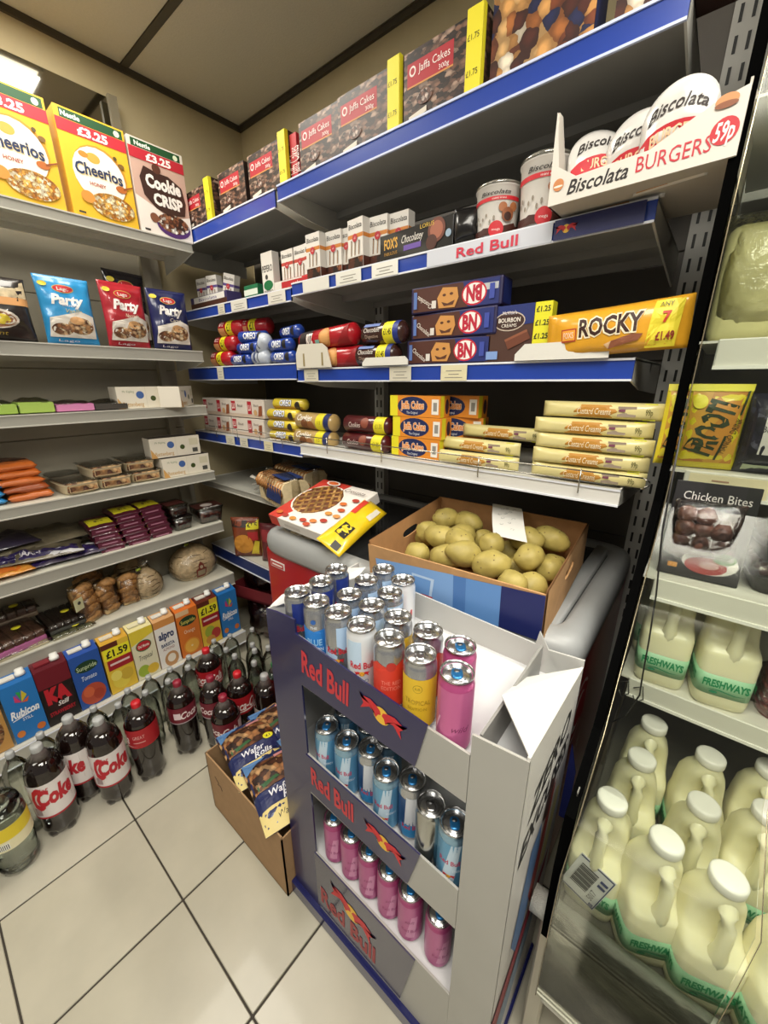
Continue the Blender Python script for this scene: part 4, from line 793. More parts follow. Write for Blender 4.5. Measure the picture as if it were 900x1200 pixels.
# S6 : cakes, croissants, round loaves
Z=.420
def slab(label,y,x,z,col,edge,w_=.14,d=.17,h=.05,rz=0,sp=(.6,.4)):
    o=empty('cake_tray'); T(o,label,'cake','tray cakes with yellow stickers')
    G().rbox((-w_/2,0,0),(w_/2,d,h*.35),M(edge,.4),.004,2).obj('tray',o)
    for k in range(5):
        xx=-w_/2+w_*(k+.5)/5; G().rbox((xx-w_*.095,.006,h*.3),(xx+w_*.095,d-.006,h*.85),M(col,.5,var=.2,scale=60,bump=.4),.005,2).obj('cake_slice',o)
    wp=pouch('wrapper',PouchF(w_*1.12,d*1.1,h*.5,seed=5,wr=.004),film,(),10,10,parent=o); wp.rotation_euler=(-PI/2,0,0); wp.location=(0,-.008,h*.75)
    st=G().lathe([(.014,0),(.014,.0012)],'d8d02c',18,Matrix.Translation((w_*(sp[0]-.5),d*sp[1],h*.98+.006))).obj('price_sticker',o)
    place(o,(x,y,z),(0,0,PI/2+rz)); return o
slab('brown iced tray cake with pink edge and yellow sticker, nearest left',.10,-1.77,Z+.012,'54372a','a05a86',.15,.17,.055,.15)
slab('flat tray cake under the pink-edged one',.09,-1.765,Z-.0,'7a6a52','b9ae90',.17,.10,.02,.05)
slab('dark chocolate tray cake with yellow sticker, beside the pastry bags',.245,-1.79,Z+.012,'2a1d18','3a3a34',.12,.17,.045,.05)
slab('flat clear-wrapped cake under the dark chocolate one',.25,-1.765,Z,'5a5a40','a09a80',.13,.08,.014,0)
slab('tray cake far back left, in shadow',.11,-1.93,Z+.05,'4a3428','6a5a48',.15,.09,.05,0)
bagm=FILM('bread_bag','f4f0e8',fac=.05,rough=.2,bump=1,scale=60,edge=.15)
crois=M('a87c4a',.6,var=.4,scale=80,bump=.8); cream_=M('c9b48a',.7,var=.15,scale=60)
def pbag(label,y,x,h=.15,w_=.10,rz=0,tilt=.12,n=5,seed=0):
    o=empty('pastry_bag'); T(o,label,'pastry','upright bags of folded pastries')
    r=random.Random(seed)
    for k in range(n):
        zz=.02+(h-.045)*k/(n-1); a=r.uniform(-.3,.3); g=G()
        pts=[(-w_*.42,.036,zz),(-w_*.2,.022,zz+.008),(w_*.05,.020,zz+.012),(w_*.25,.024,zz+.006),(w_*.44,.036,zz)]
        g.tube(pts,[.010,.018,.021,.018,.010],crois,10,xf=Matrix.Rotation(a*.5,4,'Y')); g.obj('pastry',o)
    G().rbox((-w_*.42,.010,.0),(w_*.42,.075,h*.9),PAT('flaky_pastry',['b98f5c','d3b583','8a5c34','c9a46c','a0703f'],42,bump=.5,stretch=(1,1,.45)),.014,3,smooth=True).obj('bread_core',o)
    pouch('bag',PouchF(w_*1.1,h*1.05,.10,seed=seed,wr=.006,ex=.35),bagm,(),12,12,parent=o).location=(0,.04,0)
    place(o,(x,y,Z),(tilt,0,PI/2+rz)); return o
pbag('upright clear bag of golden folded pastries beside the cake trays',.345,-1.79,.165,.085,.5,-.15,5,1)
pbag('upright clear bag of golden folded pastries, second from the cake trays',.405,-1.80,.15,.075,.3,-.1,5,2)
pbag('upright clear bag of pale folded pastries beside the small round loaf',.475,-1.81,.14,.085,-.1,-.05,5,3)
pbag('clear pastry bag standing behind the other pastry bags',.38,-1.91,.16,.10,.1,0,5,4)
tg_=G().rbox((-.02,0,0),(.02,.002,.05),'c4c39a',.001).obj('paper_tag'); T(tg_,'pale green paper tag on the left side of the first pastry bag','tag'); place(tg_,(-1.765,.288,Z+.085),(0,0,PI/2+.6))
G().lathe([(.007,0),(.007,.001)],'3a3a30',12,Matrix.Translation((0,-.0012,.032))@Matrix.Rotation(PI/2,4,'X')).obj('emblem',tg_)
def loaf(label,y,x,w_,h,d,rz=0,lab=True,seed=0,tail=(0,.02)):
    o=empty('round_loaf'); T(o,label,'bread','round loaves in clear bags')
    g=G(); secs=[]
    for k in range(11):
        t=k/10; secs.append((h*t,w_/2*math.sin(PI*(.18+.80*t))**.6,d/2*math.sin(PI*(.18+.80*t))**.6,0,d/2,2.3))
    g.loft(secs,M('cdbb9e',.75,var=.25,scale=60,bump=.8),30).obj('crust',o)
    wm=G()      # net pattern of slashes across the crust
    for j in range(5):
        zz=h*(.16+.15*j); pts=[]
        rr=math.sin(PI*(.18+.80*zz/h))**.6
        for i in range(13):
            a=PI+PI*(i/12); pts.append((w_/2*rr*1.005*math.cos(a),d/2+d/2*rr*1.005*math.sin(a),zz+.004*math.sin(i*1.9+j)))
        wm.tube(pts,.002,M('6d583e',.8),5)
    q_=wm.obj('slash_lines',o); q_['kind']='stuff'
    G().loft([(z_*1.0,a*1.05,b*1.05,0,d/2,2.3) for z_,a,b,_,_,_ in secs[1:]],bagm,30).obj('bag',o)
    g=G(); hx=tail[0]; g.tube([(hx,d/2,h*.93),(hx,d/2,h*1.02),(hx+.005,d/2-.005,h*1.10)],[.02,.007,.008],FILM('bag_tail','f2efe8',fac=.3,rough=.2,bump=1,scale=90),10); g.tube([(hx+.005,d/2-.005,h*1.08),(hx+.02,d/2-.01,h*1.22),(hx+.03,d/2-.01,h*1.32)],[.008,.03,.038],_m['bag_tail'],12,flat=.35); g.obj('bag_neck',o)
    G().tube([(hx-.008,d/2-.006,h*1.03),(hx+.010,d/2-.008,h*1.05)],.006,'a8b83a',8).obj('clip',o)
    if lab:
        lf=Cyl(lambda v:d/2*(math.sin(PI*(.18+.80*(.08+.5*v)))**.6)*1.07,h*.08,h*.60,span=.62*w_/d*.9,c=(0,d/2))
        decal('paper_label',lf,[('p',[(.1,0),(.9,0),(.9,.55),(.72,.62),(.68,.85),(.5,1),(.32,.85),(.28,.62),(.1,.55)],'6e2a1c'),('r',.2,.14,.8,.48,'8e8066'),('e',.5,.68,.12,.1,'a89a80')],o)
    place(o,(x,y,Z),(0,0,PI/2+rz)); return o
loaf('smaller round loaf in a clear bag with yellow-green clip, leaning beside the pastries',.575,-1.80,.125,.135,.12,.3,False,1,(-.03,0))
loaf('large round loaf in a clear bag with a brown house-shaped label',.785,-1.80,.215,.165,.17,0,True,2,(-.02,0))
loaf('round loaf in the dark at the back, behind the small round loaf',.56,-1.93,.15,.15,.13,.2,False,3)
# ---- juice cartons on the base shelf
Z=.120; X=-1.700
cell={}
def juice(name_,w_,h,base,shapes,label,y,cap='e6e6e2',topc=None,capx=0,rz=0):
    o=G()
    b=M(base,.3,coat=.3); d=.068; w2=w_/2
    o.add([(-w2,0,0),(w2,0,0),(w2,d,0),(-w2,d,0),(-w2,0,h-.0),(w2,0,h-.0),(w2,d,h+.022),(-w2,d,h+.022)],[(3,2,1,0),(4,5,6,7),(0,1,5,4),(1,2,6,5),(2,3,7,6),(3,0,4,7)],b)
    o=o.obj('juice_carton'); T(o,label,'juice','juice cartons')
    decal('front_print',Flat((-w2,0,0),(w_,0,0),(0,0,h)),shapes,o)
    tp=G(); tp.box((-w2*.8,.018,h+.009),(w2*.1,.05,h+.0145),topc or 'd9d6ce'); tp.obj('top_fold',o)
    g=G(); m_=Matrix.Translation((w2*.45+capx,d*.42,h+.008))@Matrix.Rotation(-.3,4,'X'); g.lathe([(.015,0),(.0145,.012),(.0125,.013),(.0125,.024),(.011,.026),(0,.026)],cap,16,m_); g.obj('cap',o)
    L(o,y*.975,Z,X,rz); return o
def rub():
    return [('r',0,0,1,1,'2472b8'),('e',.46,.75,.11,.08,'7a4fa0'),('p',[(.5,.68),(.42,.86),(.54,.84)],'2f9a4a'),('p',[(.5,.66),(.58,.86),(.70,.76)],'c8b42c'),('p',[(.5,.66),(.34,.82),(.32,.70)],'c83a6a'),('p',[(.5,.66),(.74,.72),(.66,.64)],'d0582a'),('t','Rubicon',.5,.50,.13,'eceef2',dict(w=.84,sh=.25,b=.035)),('t','STILL',.52,.37,.05,'e6eaf2',dict(w=.3,b=.01)),('e',.2,.14,.12,.06,'d07a34'),('e',.8,.13,.13,.06,'c86c2c'),('p',[(.1,.41),(.9,.47),(.9,.455),(.1,.395)],'eceef2')]
juice('r',.093,.235,'1f66ab',rub(),'blue juice carton with fan-shaped fruit emblem, left end, before the dark red one',.05)
juice('k',.098,.24,'5a1420',[('r',0,0,1,1,'6a1522'),('r',0,0,1,.68,'17100f'),('e',.5,.42,.42,.26,'2a1214'),('t','KA',.5,.52,.24,'b8202c',dict(w=.74,b=.08)),('t','Still',.58,.34,.08,'e8e0dc',dict(w=.36,sh=.3,b=.02)),('t','STRAWBERRY',.5,.2,.07,'a81c2a',dict(w=.8,b=.03))],'dark red and black strawberry juice carton between two blue cartons',.15,topc='7a1c28')
juice('t',.098,.238,'23499a',[('r',0,0,1,1,'27509c'),('e',.5,.76,.38,.10,'1d3a24'),('t','Sunpride',.5,.755,.08,'b8c9a0',dict(w=.66,b=.01)),('t','Tomato',.5,.56,.085,'dfe6f0',dict(w=.5,sh=.25)),('e',.5,.22,.42,.20,'b04a34'),('e',.36,.28,.18,.1,'c8603c'),('e',.66,.18,.18,.1,'a03c2a')],'blue tomato juice carton with dark green oval',.253,cap='e2e2de')
def sun(fr):
    return [('r',0,0,1,1,'dcb83a'),('r',0,.90,.6,1,'5a2418'),('r',.04,.68,.99,.90,'e6de2c'),('t','£1.59',.52,.79,.13,'1d1d12',dict(w=.8,b=.035)),('r',.1,.47,1,.67,'9c1f28'),('r',.18,.56,.9,.6,'e0c8c4')]+fr
juice('m',.098,.236,'c99a34',sun([('e',.45,.22,.32,.16,'dfc84a'),('e',.68,.30,.24,.12,'c9a83a'),('e',.3,.34,.2,.1,'e9d86a')]),'yellow mango juice carton with £1.59 band beside the blue tomato one',.36,topc='d8cdb8')
juice('d',.09,.24,'d9cf9a',[('r',0,0,1,1,'dcd6b8'),('p',[(0,1),(1,1),(1,.85),(0,.72)],'d8c23a'),('e',.5,.66,.34,.11,'2a6a3a'),('e',.5,.66,.30,.09,'b52430'),('t','Del Monte',.5,.66,.055,'f0e8dc',dict(w=.46,b=.02)),('t','Tropical',.5,.44,.10,'3a3a30',dict(w=.6,sh=.25)),('e',.3,.16,.26,.12,'9ab03c'),('e',.7,.14,.26,.1,'d8b23a')],'pale carton with red shield lettered Tropical',.460,topc='d9d2b0')
juice('a',.088,.238,'c99a6a',[('r',0,0,1,1,'e6e2dc'),('p',[(0,.86),(1,.86),(1,1),(0,1)],'c98a4a'),('t','alpro',.5,.68,.15,'26355e',dict(w=.74,b=.04)),('t','BARISTA',.5,.47,.07,'26355e',dict(w=.64,b=.03)),('t','ALMOND',.5,.38,.055,'8a4a3a',dict(w=.56)),('e',.55,.14,.34,.16,'b98a5c'),('e',.55,.16,.2,.09,'e6dccc')],'white and tan almond drink carton between pale and orange cartons',.556)
juice('o',.098,.24,'cf6c28',[('r',0,0,1,1,'d2722c'),('r',0,.9,.6,1,'d8b48a'),('e',.5,.76,.40,.10,'1d3a24'),('t','Sunpride',.5,.755,.08,'d8c860',dict(w=.66,b=.01)),('t','Orange',.5,.54,.08,'f0dcc0',dict(w=.5)),('e',.5,.2,.38,.17,'dd8f34'),('e',.5,.2,.32,.14,'eab04a'),('e',.5,.2,.05,.02,'f0d8a0')],'orange juice carton between the white and the apple ones',.658)
juice('p',.096,.24,'5f2216',sun([('e',.42,.30,.26,.13,'9aa83a'),('e',.72,.22,.24,.12,'b03a34'),('e',.4,.12,.24,.10,'c98a3c')]),'apple juice carton with yellow £1.59 band, beside the far blue carton',.76,topc='d8d2c8')
juice('r',.095,.238,'1f66ab',rub(),'blue juice carton with fan-shaped fruit emblem, at the far right end',.865)
juice('e',.09,.225,'8a5a34',[('r',0,0,1,1,'b98a4a'),('e',.5,.4,.4,.3,_m['wafer_bits'])],'brown carton cut off at the left edge of the photo',-.052)
# ------------------------------------------------------------------ energy drink floor display
DX0,DX1,DY0,DY1=-.645,-.093,.398,.68
ds=empty('drink_display',((DX0+DX1)/2,(DY0+DY1)/2,0)); T(ds,'cardboard energy drink floor display with navy banners and grey front','display')
DO=V(((DX0+DX1)/2,(DY0+DY1)/2,0))
def dp(x,y,z): return tuple(V((x,y,z))-DO)
navy=M('211f4c',.3,coat=.25,var=.04,scale=6); gry=M('a5a49e',.42,var=.03,scale=8); wht=M('dcdbd8',.5)
FY=DY0; th=.004
def fp(pts,mat,name,y=FY,t=th): return G().prism([dp(x,y,z) for x,z in pts],(0,t,0),mat).obj(name,ds)
fp([(DX0,0),(-.545,0),(-.545,.884),(-.55,.884),(-.55,.913),(-.61,.907),(DX0,.90)],navy,'left_post')
fp([(-.172,0),(DX1,0),(DX1,.898),(-.171,.889),(-.171,.60)],gry,'right_post')
fp([(-.545,0),(-.172,0),(-.172,.252),(-.545,.256)],gry,'lower_panel')
fp([(-.545,.457),(-.172,.455),(-.172,.557),(-.545,.575)],gry,'middle_panel')
fp([(-.545,.762),(-.172,.757),(-.172,.851),(-.25,.853),(-.545,.88)],gry,'upper_panel')
b1=fp([(-.548,.767),(-.262,.762),(-.241,.860),(-.548,.884)],navy,'banner',FY-.003,.003)
b2=fp([(-.548,.468),(-.272,.460),(-.246,.568),(-.548,.574)],navy,'banner',FY-.003,.003)
b3=fp([(-.548,.06),(-.284,.06),(-.249,.252),(-.548,.256)],M('3b3a52',.22,coat=.3),'banner',FY-.003,.003)
rdd='c2323c'
def ban(b,x0,z0,w_,h_,rot,cw_,bx,bz,bs,br):
    decal('banner_print',Flat(dp(x0,FY-.0032,z0),(w_,0,0),(0,0,h_)),[('t','Red Bull',.27,.54,.46,rdd,dict(b=.03,w=cw_,rot=rot)),('bulls',bx,bz,bs,dict(rot=br))],b)
ban(b1,-.548,.765,.29,.11,-4,.44,.75,.52,.052,-8); ban(b2,-.548,.465,.29,.108,-1,.44,.76,.48,.052,-6)
decal('banner_print',Flat(dp(-.548,FY-.0032,.06),(.29,0,0),(0,0,.19)),[('t','Red Bull',.36,.30,.30,'9a3238',dict(b=.03,w=.62,rot=-2)),('bulls',.42,.62,.075,dict(rot=-12))],b3)
G().rbox(dp(DX0-.008,FY-.012,0),dp(DX1+.006,DY1,.045),M('1c1f52',.22,coat=.4),.003).obj('base_tray',ds)
G().box(dp(DX0,FY+.004,.045),dp(DX0+.004,DY1,.90),M('c9c8c4',.5)).obj('left_side',ds)
G().box(dp(DX0,DY1-.004,.045),dp(DX1,DY1,.80),gry).obj('back_panel',ds)
fp([(-.60,.80),(DX1,.80),(DX1,.875),(-.155,.868),(-.175,.90),(-.18,.870),(-.60,.885)],M('b4b4b0',.5),'back_flap',DY1-.004,.004)
G().prism([dp(DX0,.41,.90),dp(DX0,.44,.912),dp(DX0,.62,.905),dp(-.595,.655,.91),dp(-.59,.62,.90),dp(DX0+.006,.42,.897)],(0,0,.002),wht).obj('white_side_flap',ds)
G().prism([dp(DX1,FY,.045),dp(DX1,DY1,.045),dp(DX1,DY1,.86),dp(DX1,FY+.002,.903)],(-.004,0,0),M('d9d6d1',.35,coat=.2)).obj('side_panel',ds)
sd=decal('side_print',Flat(dp(DX1,FY+.004,.05),(0,DY1-FY-.008,0),(0,0,.80)),[
 ('t','ZERO',.48,.905,.060,'1f1d20',dict(w=.74,sh=.35,b=.03,rot=6)),('t','EXCUSES',.48,.815,.056,'1f1d20',dict(w=.86,sh=.35,b=.03,rot=6)),
 ('p',[(.2,.45),(.34,.70),(.5,.72),(.56,.60),(.5,.46),(.36,.34)],'5a7aa8'),('p',[(.45,.5),(.62,.74),(.72,.78),(.66,.6),(.56,.42)],'9a3a34'),('p',[(.5,.72),(.58,.82),(.68,.80),(.62,.70)],'3a2420'),('p',[(.62,.5),(.8,.72),(.9,.70),(.78,.48)],'c9c08a'),('p',[(.0,.30),(.5,.40),(.9,.48),(.86,.42),(.4,.30),(.0,.18)],'8f2a3c'),('p',[(.05,.2),(.5,.3),(.8,.36),(.7,.24),(.1,.06)],'7d8fa4')],ds)
G().box(dp(-.165,.41,.81),dp(-.161,.66,.885),M('8d8c88',.5)).obj('inner_side_wall',ds)
G().add([dp(-.165,.480,.900),dp(-.094,.400,.904),dp(-.094,.675,.862),dp(-.165,.575,.868)],[(0,1,2,3)],wht).add([dp(-.165,.480,.897),dp(-.094,.400,.901),dp(-.094,.675,.859),dp(-.165,.575,.865)],[(3,2,1,0)],wht).obj('white_folded_cap',ds)
G().prism([dp(DX1+.002,.70,.46),dp(DX1+.018,.695,.47),dp(DX1+.018,.695,.60),dp(DX1+.002,.70,.66)],(0,.004,0),M('232a66',.4)).obj('loose_flap',ds)
for z in (.815,.515,.245):
    G().box(dp(DX0+.004,FY+.004,z-.005),dp(DX1-.006,DY1-.004,z),M('cfd0d2',.35)).obj('tray_shelf',ds)
for (x,z,w_) in ((-.21,.85,.02),(-.55,.912,.03)): pass
# ---- cans
alu=M('c7c8ca',.22,metal=1); tabm=M('b4b5b8',.25,metal=1)
def can(mat,shapes,blue_top=False,h=.135,r=.0265):
    o=empty('drink_can'); o['category']='can'
    prof=[(r*.72,.0),(r*.80,.003),(r*.97,.010),(r,.016),(r,h*.875),(r*.97,h*.90),(r*.90,h*.955),(r*.925,h*.965)]
    G().lathe(prof,mat,24).obj('body',o)
    g=G(); g.lathe([(r*.93,h*.960),(r*.955,h*.985),(r*.94,h),(r*.90,h*.998),(r*.86,h*.965),(r*.83,h*.958),(r*.80,h*.968),(0,h*.968)],alu,24); ld=g.obj('lid',o)
    g=G(); zt=h*.970
    g.loft([(zt,.0085,.011,0,-.002,3),(zt+.0012,.0085,.011,0,-.002,3),(zt+.0012,.004,.005,0,-.002,3)],M('2a6fa8',.3,metal=.6) if blue_top else tabm,14); g.loft([(zt+.0011,.0045,.0035,0,.003,2.2),(zt+.0018,.0045,.0035,0,.003,2.2)],M('6d6e70',.4,metal=1),10)
    g.tube([(-.012,-.010,zt),(-.009,-.015,zt),(0,-.0175,zt),(.009,-.015,zt),(.012,-.010,zt)],.0006,tabm,5); g.obj('ring_pull',ld)
    decal('wrap_print',Cyl(r,.014,h*.885),shapes,o,base=.0003,step=.00012)
    return o
def rb_shapes(c1,c2,txt='c5303c'):
    return [('p',[(.28,.04),(.5,.04),(.5,.40),(.36,.56)],c2),('p',[(.5,.60),(.64,.44),(.74,.96),(.5,.96)],c2),('r',0,.04,.22,.96,c2),('r',.80,.04,1,.96,c1),('t','Red Bull',.5,.50,.11,txt,dict(b=.03,w=.24)),('bulls',.5,.30,.013),('r',.25,.0,.75,.03,c2)]
silv=M('b9bcc2',.25,metal=.85)
kinds={
'classic':can(silv,[('r',0,0,.28,1,'1c2f7a'),('p',[(.28,0),(.5,0),(.5,.32),(.30,.5)],'1c2f7a'),('p',[(.5,.62),(.66,.5),(.72,1),(.5,1)],'1c2f7a'),('r',.72,0,1,1,'1c2f7a'),('r',0,0,1,.08,'16245f'),('t','Red Bull',.52,.47,.12,'c5303c',dict(b=.03,w=.24)),('bulls',.5,.26,.013)]),
'blueberry':can(silv,[('r',0,0,1,.62,'2d7fd0'),('p',[(.3,.6),(.5,.6),(.7,.6),(.66,.70),(.5,.64),(.34,.72)],'2d7fd0'),('t','THE',.5,.72,.05,'eef2f6',dict(w=.08)),('t','BLUE',.5,.42,.13,'9fd0f4',dict(w=.18,b=.02)),('t','EDITION',.5,.28,.07,'dfeaf6',dict(w=.2,b=.01)),('e',.5,.84,.03,.1,'2d5fa8','m')]),
'sugarfree':can(silv,rb_shapes('9fb8d6','a9c4e2')),
'coconut':can(M('dfe2e6',.3,metal=.3),[('p',[(.3,.5),(.5,.5),(.5,.95),(.34,.95)],'b8cfe4'),('t','Red Bull',.5,.50,.12,'c5303c',dict(b=.03,w=.26)),('bulls',.5,.34,.014),('t','ZERO',.5,.20,.07,'5a7a9c',dict(w=.14)),('r',0,0,.2,1,'c8d6e4'),('r',.8,0,1,1,'c8d6e4')]),
'red':can(silv,[('r',0,0,1,.66,'cf3a28'),('p',[(.2,.66),(.35,.84),(.5,.70),(.62,.86),(.8,.66)],'cf3a28'),('e',.5,.78,.05,.1,'b8322a','m'),('t','THE RED',.5,.48,.07,'e8887a',dict(w=.2)),('t','EDITION',.5,.38,.07,'e8887a',dict(w=.2))]),
'yellow':can(silv,[('r',0,0,1,.86,'d9b42c'),('e',.5,.70,.045,.1,'8a7a1c','m'),('e',.5,.70,.04,.1,'d9b42c','m'),('t','RB',.5,.70,.045,'8a7a1c',dict(w=.05)),('t','TROPICAL',.5,.46,.08,'a5871c',dict(w=.25)),('t','EDITION',.5,.34,.05,'a5871c',dict(w=.18))]),
'pink':can(M('c2568f',.28,metal=.45),[('r',0,0,1,.98,M('cb6b9f',.3,metal=.35)),('t','wild',.55,.36,.10,'7a2a5a',dict(sh=.4,w=.16)),('p',[(.3,.2),(.36,.5),(.34,.5),(.28,.2)],'dba0c0')],True),
'sky':can(M('8fb4cf',.25,metal=.7),[('r',0,.0,1,.95,M('5f9cc4',.3,metal=.4)),('p',[(.36,.05),(.5,.05),(.56,.95),(.46,.95)],'b9cfdf'),('t','Red Bull',.45,.55,.10,'b8385c',dict(b=.02,w=.22)),('bulls',.45,.24,.012),('t','ENERGY',.55,.38,.05,'e2ecf4',dict(w=.12))],True),
'navycan':can(silv,[('r',0,0,1,.9,M('2a4f80',.3,metal=.3)),('p',[(.42,.3),(.55,.3),(.60,.95),(.44,.95)],'c8ccd2'),('p',[(.40,0),(.6,.0),(.62,.3),(.36,.3)],'2f86c0'),('t','Red Bull',.5,.25,.10,'c5303c',dict(b=.02,w=.22))],True),
'berry':can(M('a8467c',.28,metal=.4),[('r',0,0,1,.97,M('b0588c',.3,metal=.3)),('p',[(.45,.1),(.56,.1),(.60,.7),(.52,.7)],'c98aae'),('t','soft',.5,.55,.08,'8a3a6a',dict(w=.12,sh=.3)),('t','Red Bull',.5,.3,.08,'8f2a6a',dict(w=.2))],True),
'silver':can(M('b3b5b4',.2,metal=1),[('r',.0,0,.3,.4,'7a8a98'),('t','Red Bull',.8,.5,.1,'8a8a8a',dict(w=.2))])}
used=set()
def putcan(k,x,y,z,label,rz,group=None,ride=None):
    g_=group
    if k not in used:
        used.add(k); o=kinds[k]; place(o,(x,y,z),(0,0,rz)); o['label']=label
        if g_: o['group']=g_
        return o
    return dup(kinds[k],(x,y,z),(0,0,rz),label,g_)
Z=.815+.0; f45=R_(38)
top=[('classic',-.580,.432,'navy and silver can at the front left corner of the display top'),('blueberry',-.522,.432,'bright blue and silver can, second from the left in the front row'),('sugarfree',-.463,.432,'pale blue and silver can, third from the left in the front row'),('coconut',-.404,.430,'white and pale blue can with red lettering, fourth in the front row'),('red',-.342,.430,'orange-red can in the front row of the display top'),('yellow',-.280,.430,'yellow can in the front row, beside the pink one'),('pink',-.216,.430,'pink can at the front right corner of the display top'),
('classic',-.575,.492,'navy and silver can right behind the front left corner can'),('sugarfree',-.490,.490,'silver-topped can behind the bright blue one, second row'),('sugarfree',-.430,.488,'silver-topped can behind the pale blue one, second row'),('yellow',-.368,.488,'silver-topped can behind the red one, second row'),('red',-.304,.488,'dark red can behind the yellow one, second row'),('pink',-.242,.487,'pink can standing behind the front right pink one'),
('classic',-.590,.552,'dark navy can deepest at the left of the display top'),('sugarfree',-.503,.555,'silver-topped can in the third row, left'),('sugarfree',-.432,.545,'silver-topped can in the third row, right'),('sugarfree',-.508,.618,'pale can at the very back of the display top, left'),('coconut',-.443,.604,'pale can at the very back of the display top, right')]
tray_top=.955-.135
for i,(k,x,y,t) in enumerate(top): putcan(k,x,y,tray_top-.004,t,f45+R_((i*53)%24-12))
mid=[('sky',-.515),('sky',-.455),('navycan',-.405),('sky',-.350),('navycan',-.302),('silver',-.250),('sky',-.203)]
for i,(k,x) in enumerate(mid): putcan(k,x,.432+(.018 if i in (2,4) else 0),.516,{'sky':'light blue','navycan':'dark blue and silver','silver':'plain silver-sided'}[k]+' can, %s from the left in the upper opening'%ORD[i],f45+R_((i*31)%20-10),'cans in the upper opening')
for i,x in enumerate((-.545,-.475,-.42)): putcan('sky',x+.03,.49,.516,'light blue can in the shade behind the front row, %s from the left, upper opening'%ORD[i],f45,'cans behind the upper row')
for i,x in enumerate((-.508,-.452,-.397,-.342,-.287,-.222)): putcan('berry',x,.432+(.004 if i==5 else 0),.247,'magenta pink can, %s from the left in the lower opening'%ORD[i],f45+R_((i*31)%20-10),'cans in the lower opening')
# ------------------------------------------------------------------ floor bottles
cola=M('150b09',.05,coat=.8); capg='a9abab'
def bottle(r,h,liquid,lab,label_shapes,capc,fill=.80,clear=False,lz=(.36,.66),liqcol=None):
    o=empty('drink_bottle'); o['category']='bottle'
    prof=[(r*.55,0),(r*.86,.006),(r*.98,.03),(r*.93,h*.16),(r*.97,h*.22),(r*1.0,h*.34),(r*1.0,h*.66),(r*.98,h*.72),(r*.86,h*.80),(r*.58,h*.87),(r*.33,h*.915),(r*.28,h*.95)]
    def lim(z): return [p for p in prof if p[1]<=z]
    if clear:
        G().lathe(prof,pet,24).obj('bottle',o)
        if liquid: 
            q_=[(p[0]*.94,p[1]+.003) for p in prof if p[1]<h*.8]; G().lathe(q_+[(0,q_[-1][1])],liquid,24).obj('drink',o)
    else:
        k=[p for p in prof if p[1]<=h*.88]; G().lathe(k,liquid,24).obj('drink',o)
        g=G(); g.lathe([(p[0]*1.0,p[1]) for p in prof if p[1]>=h*.86],M('5a5350',.1,coat=.5),18); g.obj('neck',o)
        g=G()
        for i in range(5):
            a=2*PI*i/5; g.lathe([(0,0),(.3*r,.0),(.34*r,.012),(.2*r,.04),(0,.05)],liquid,8,Matrix.Translation((r*.66*math.cos(a),r*.66*math.sin(a),0)))
        g.obj('base_lobes',o)['kind']='stuff'
    G().lathe([(r*.30,h*.935),(r*.31,h*.94),(r*.31,h*.985),(r*.27,h),(0,h)],M(capc,.4),16).obj('cap',o)
    if lab:
        G().lathe([(r*1.006,h*lz[0]),(r*1.006,h*lz[1])],M(lab,.35),28,cap=False).obj('label_band',o)
        if label_shapes: decal('label_print',Cyl(r*1.008,h*lz[0],h*lz[1]),label_shapes,o,base=.0003,step=.00012)
    return o
R2=.050;H2=.325
dietl=[('r',0,.0,1,.05,'a81f2c'),('t','Coke',.5,.62,.42,'b5202e',dict(b=.05,w=.30,sh=.2)),('t','Diet',.40,.86,.15,'b5202e',dict(w=.12,sh=.3)),('r',.72,.25,.80,.5,'8a7a7c'),('t','ZERO',.24,.55,.1,'c98a90',dict(w=.1)),('p',[(.22,.1),(.26,.1),(.25,.3),(.23,.3)],'b5202e'),('r',.3,.12,.36,.34,'9a8a8c'),('t','Diet',.18,.86,.15,'b5202e',dict(w=.1,sh=.3)),('t','C',.36,.62,.6,'b5202e',dict(b=.05,w=.10,sh=.1))]
diet=bottle(R2,H2,cola,'ddd8d6',dietl,capg,lz=(.26,.66))
cam_a=R_(52)
fl_lab='two litre cola bottle with white and red label, '
place(diet,(-1.375,.035,0),(0,0,cam_a+.75)); T(diet,fl_lab+'leftmost of the three',None,'white-labelled cola bottles'); dup(diet,(-1.43,.125,0),(0,0,cam_a-.25),fl_lab+'middle and set back'); dup(diet,(-1.345,.185,0),(0,0,cam_a+.72),fl_lab+'rightmost of the three')
cokel=[('r',0,0,1,1,'a3141f'),('t','Coca-Cola',.5,.5,.5,'efe4e0',dict(b=.02,w=.42,sh=.4)),('p',[(.2,.08),(.5,.22),(.8,.1),(.5,.15)],'efe4e0'),('r',.14,.15,.2,.6,'d9c9c6'),('t','GREAT',.82,.6,.18,'d9a8a4',dict(w=.12)),('r',.76,.3,.88,.34,'d9a8a4')]
coke=bottle(R2*.97,.315,cola,'a3141f',cokel,'c2202a',lz=(.50,.74)); place(coke,(-1.34,.292,0),(0,0,cam_a-1.9)); T(coke,'cola bottle with bright red label band and red cap, right of the white-labelled ones',None,'red-labelled cola bottles')
chl=[('r',0,0,1,1,'6a1426'),('t','Coca-Cola',.5,.5,.42,'e6d8d8',dict(b=.02,w=.40,sh=.4)),('r',0,0,1,.06,'a89aa0'),('r',.72,.2,.8,.8,'c9b8bc'),('r',.22,.3,.3,.7,'d8c8cc')]
cher=bottle(R2*.95,.31,cola,'6a1426',chl,'8a1f34',lz=(.50,.72)); place(cher,(-1.335,.428,0),(0,0,cam_a+1.4)); T(cher,'dark red capped cola bottle showing the barcode side, beside the bright red band one',None,'dark red labelled cola bottles')
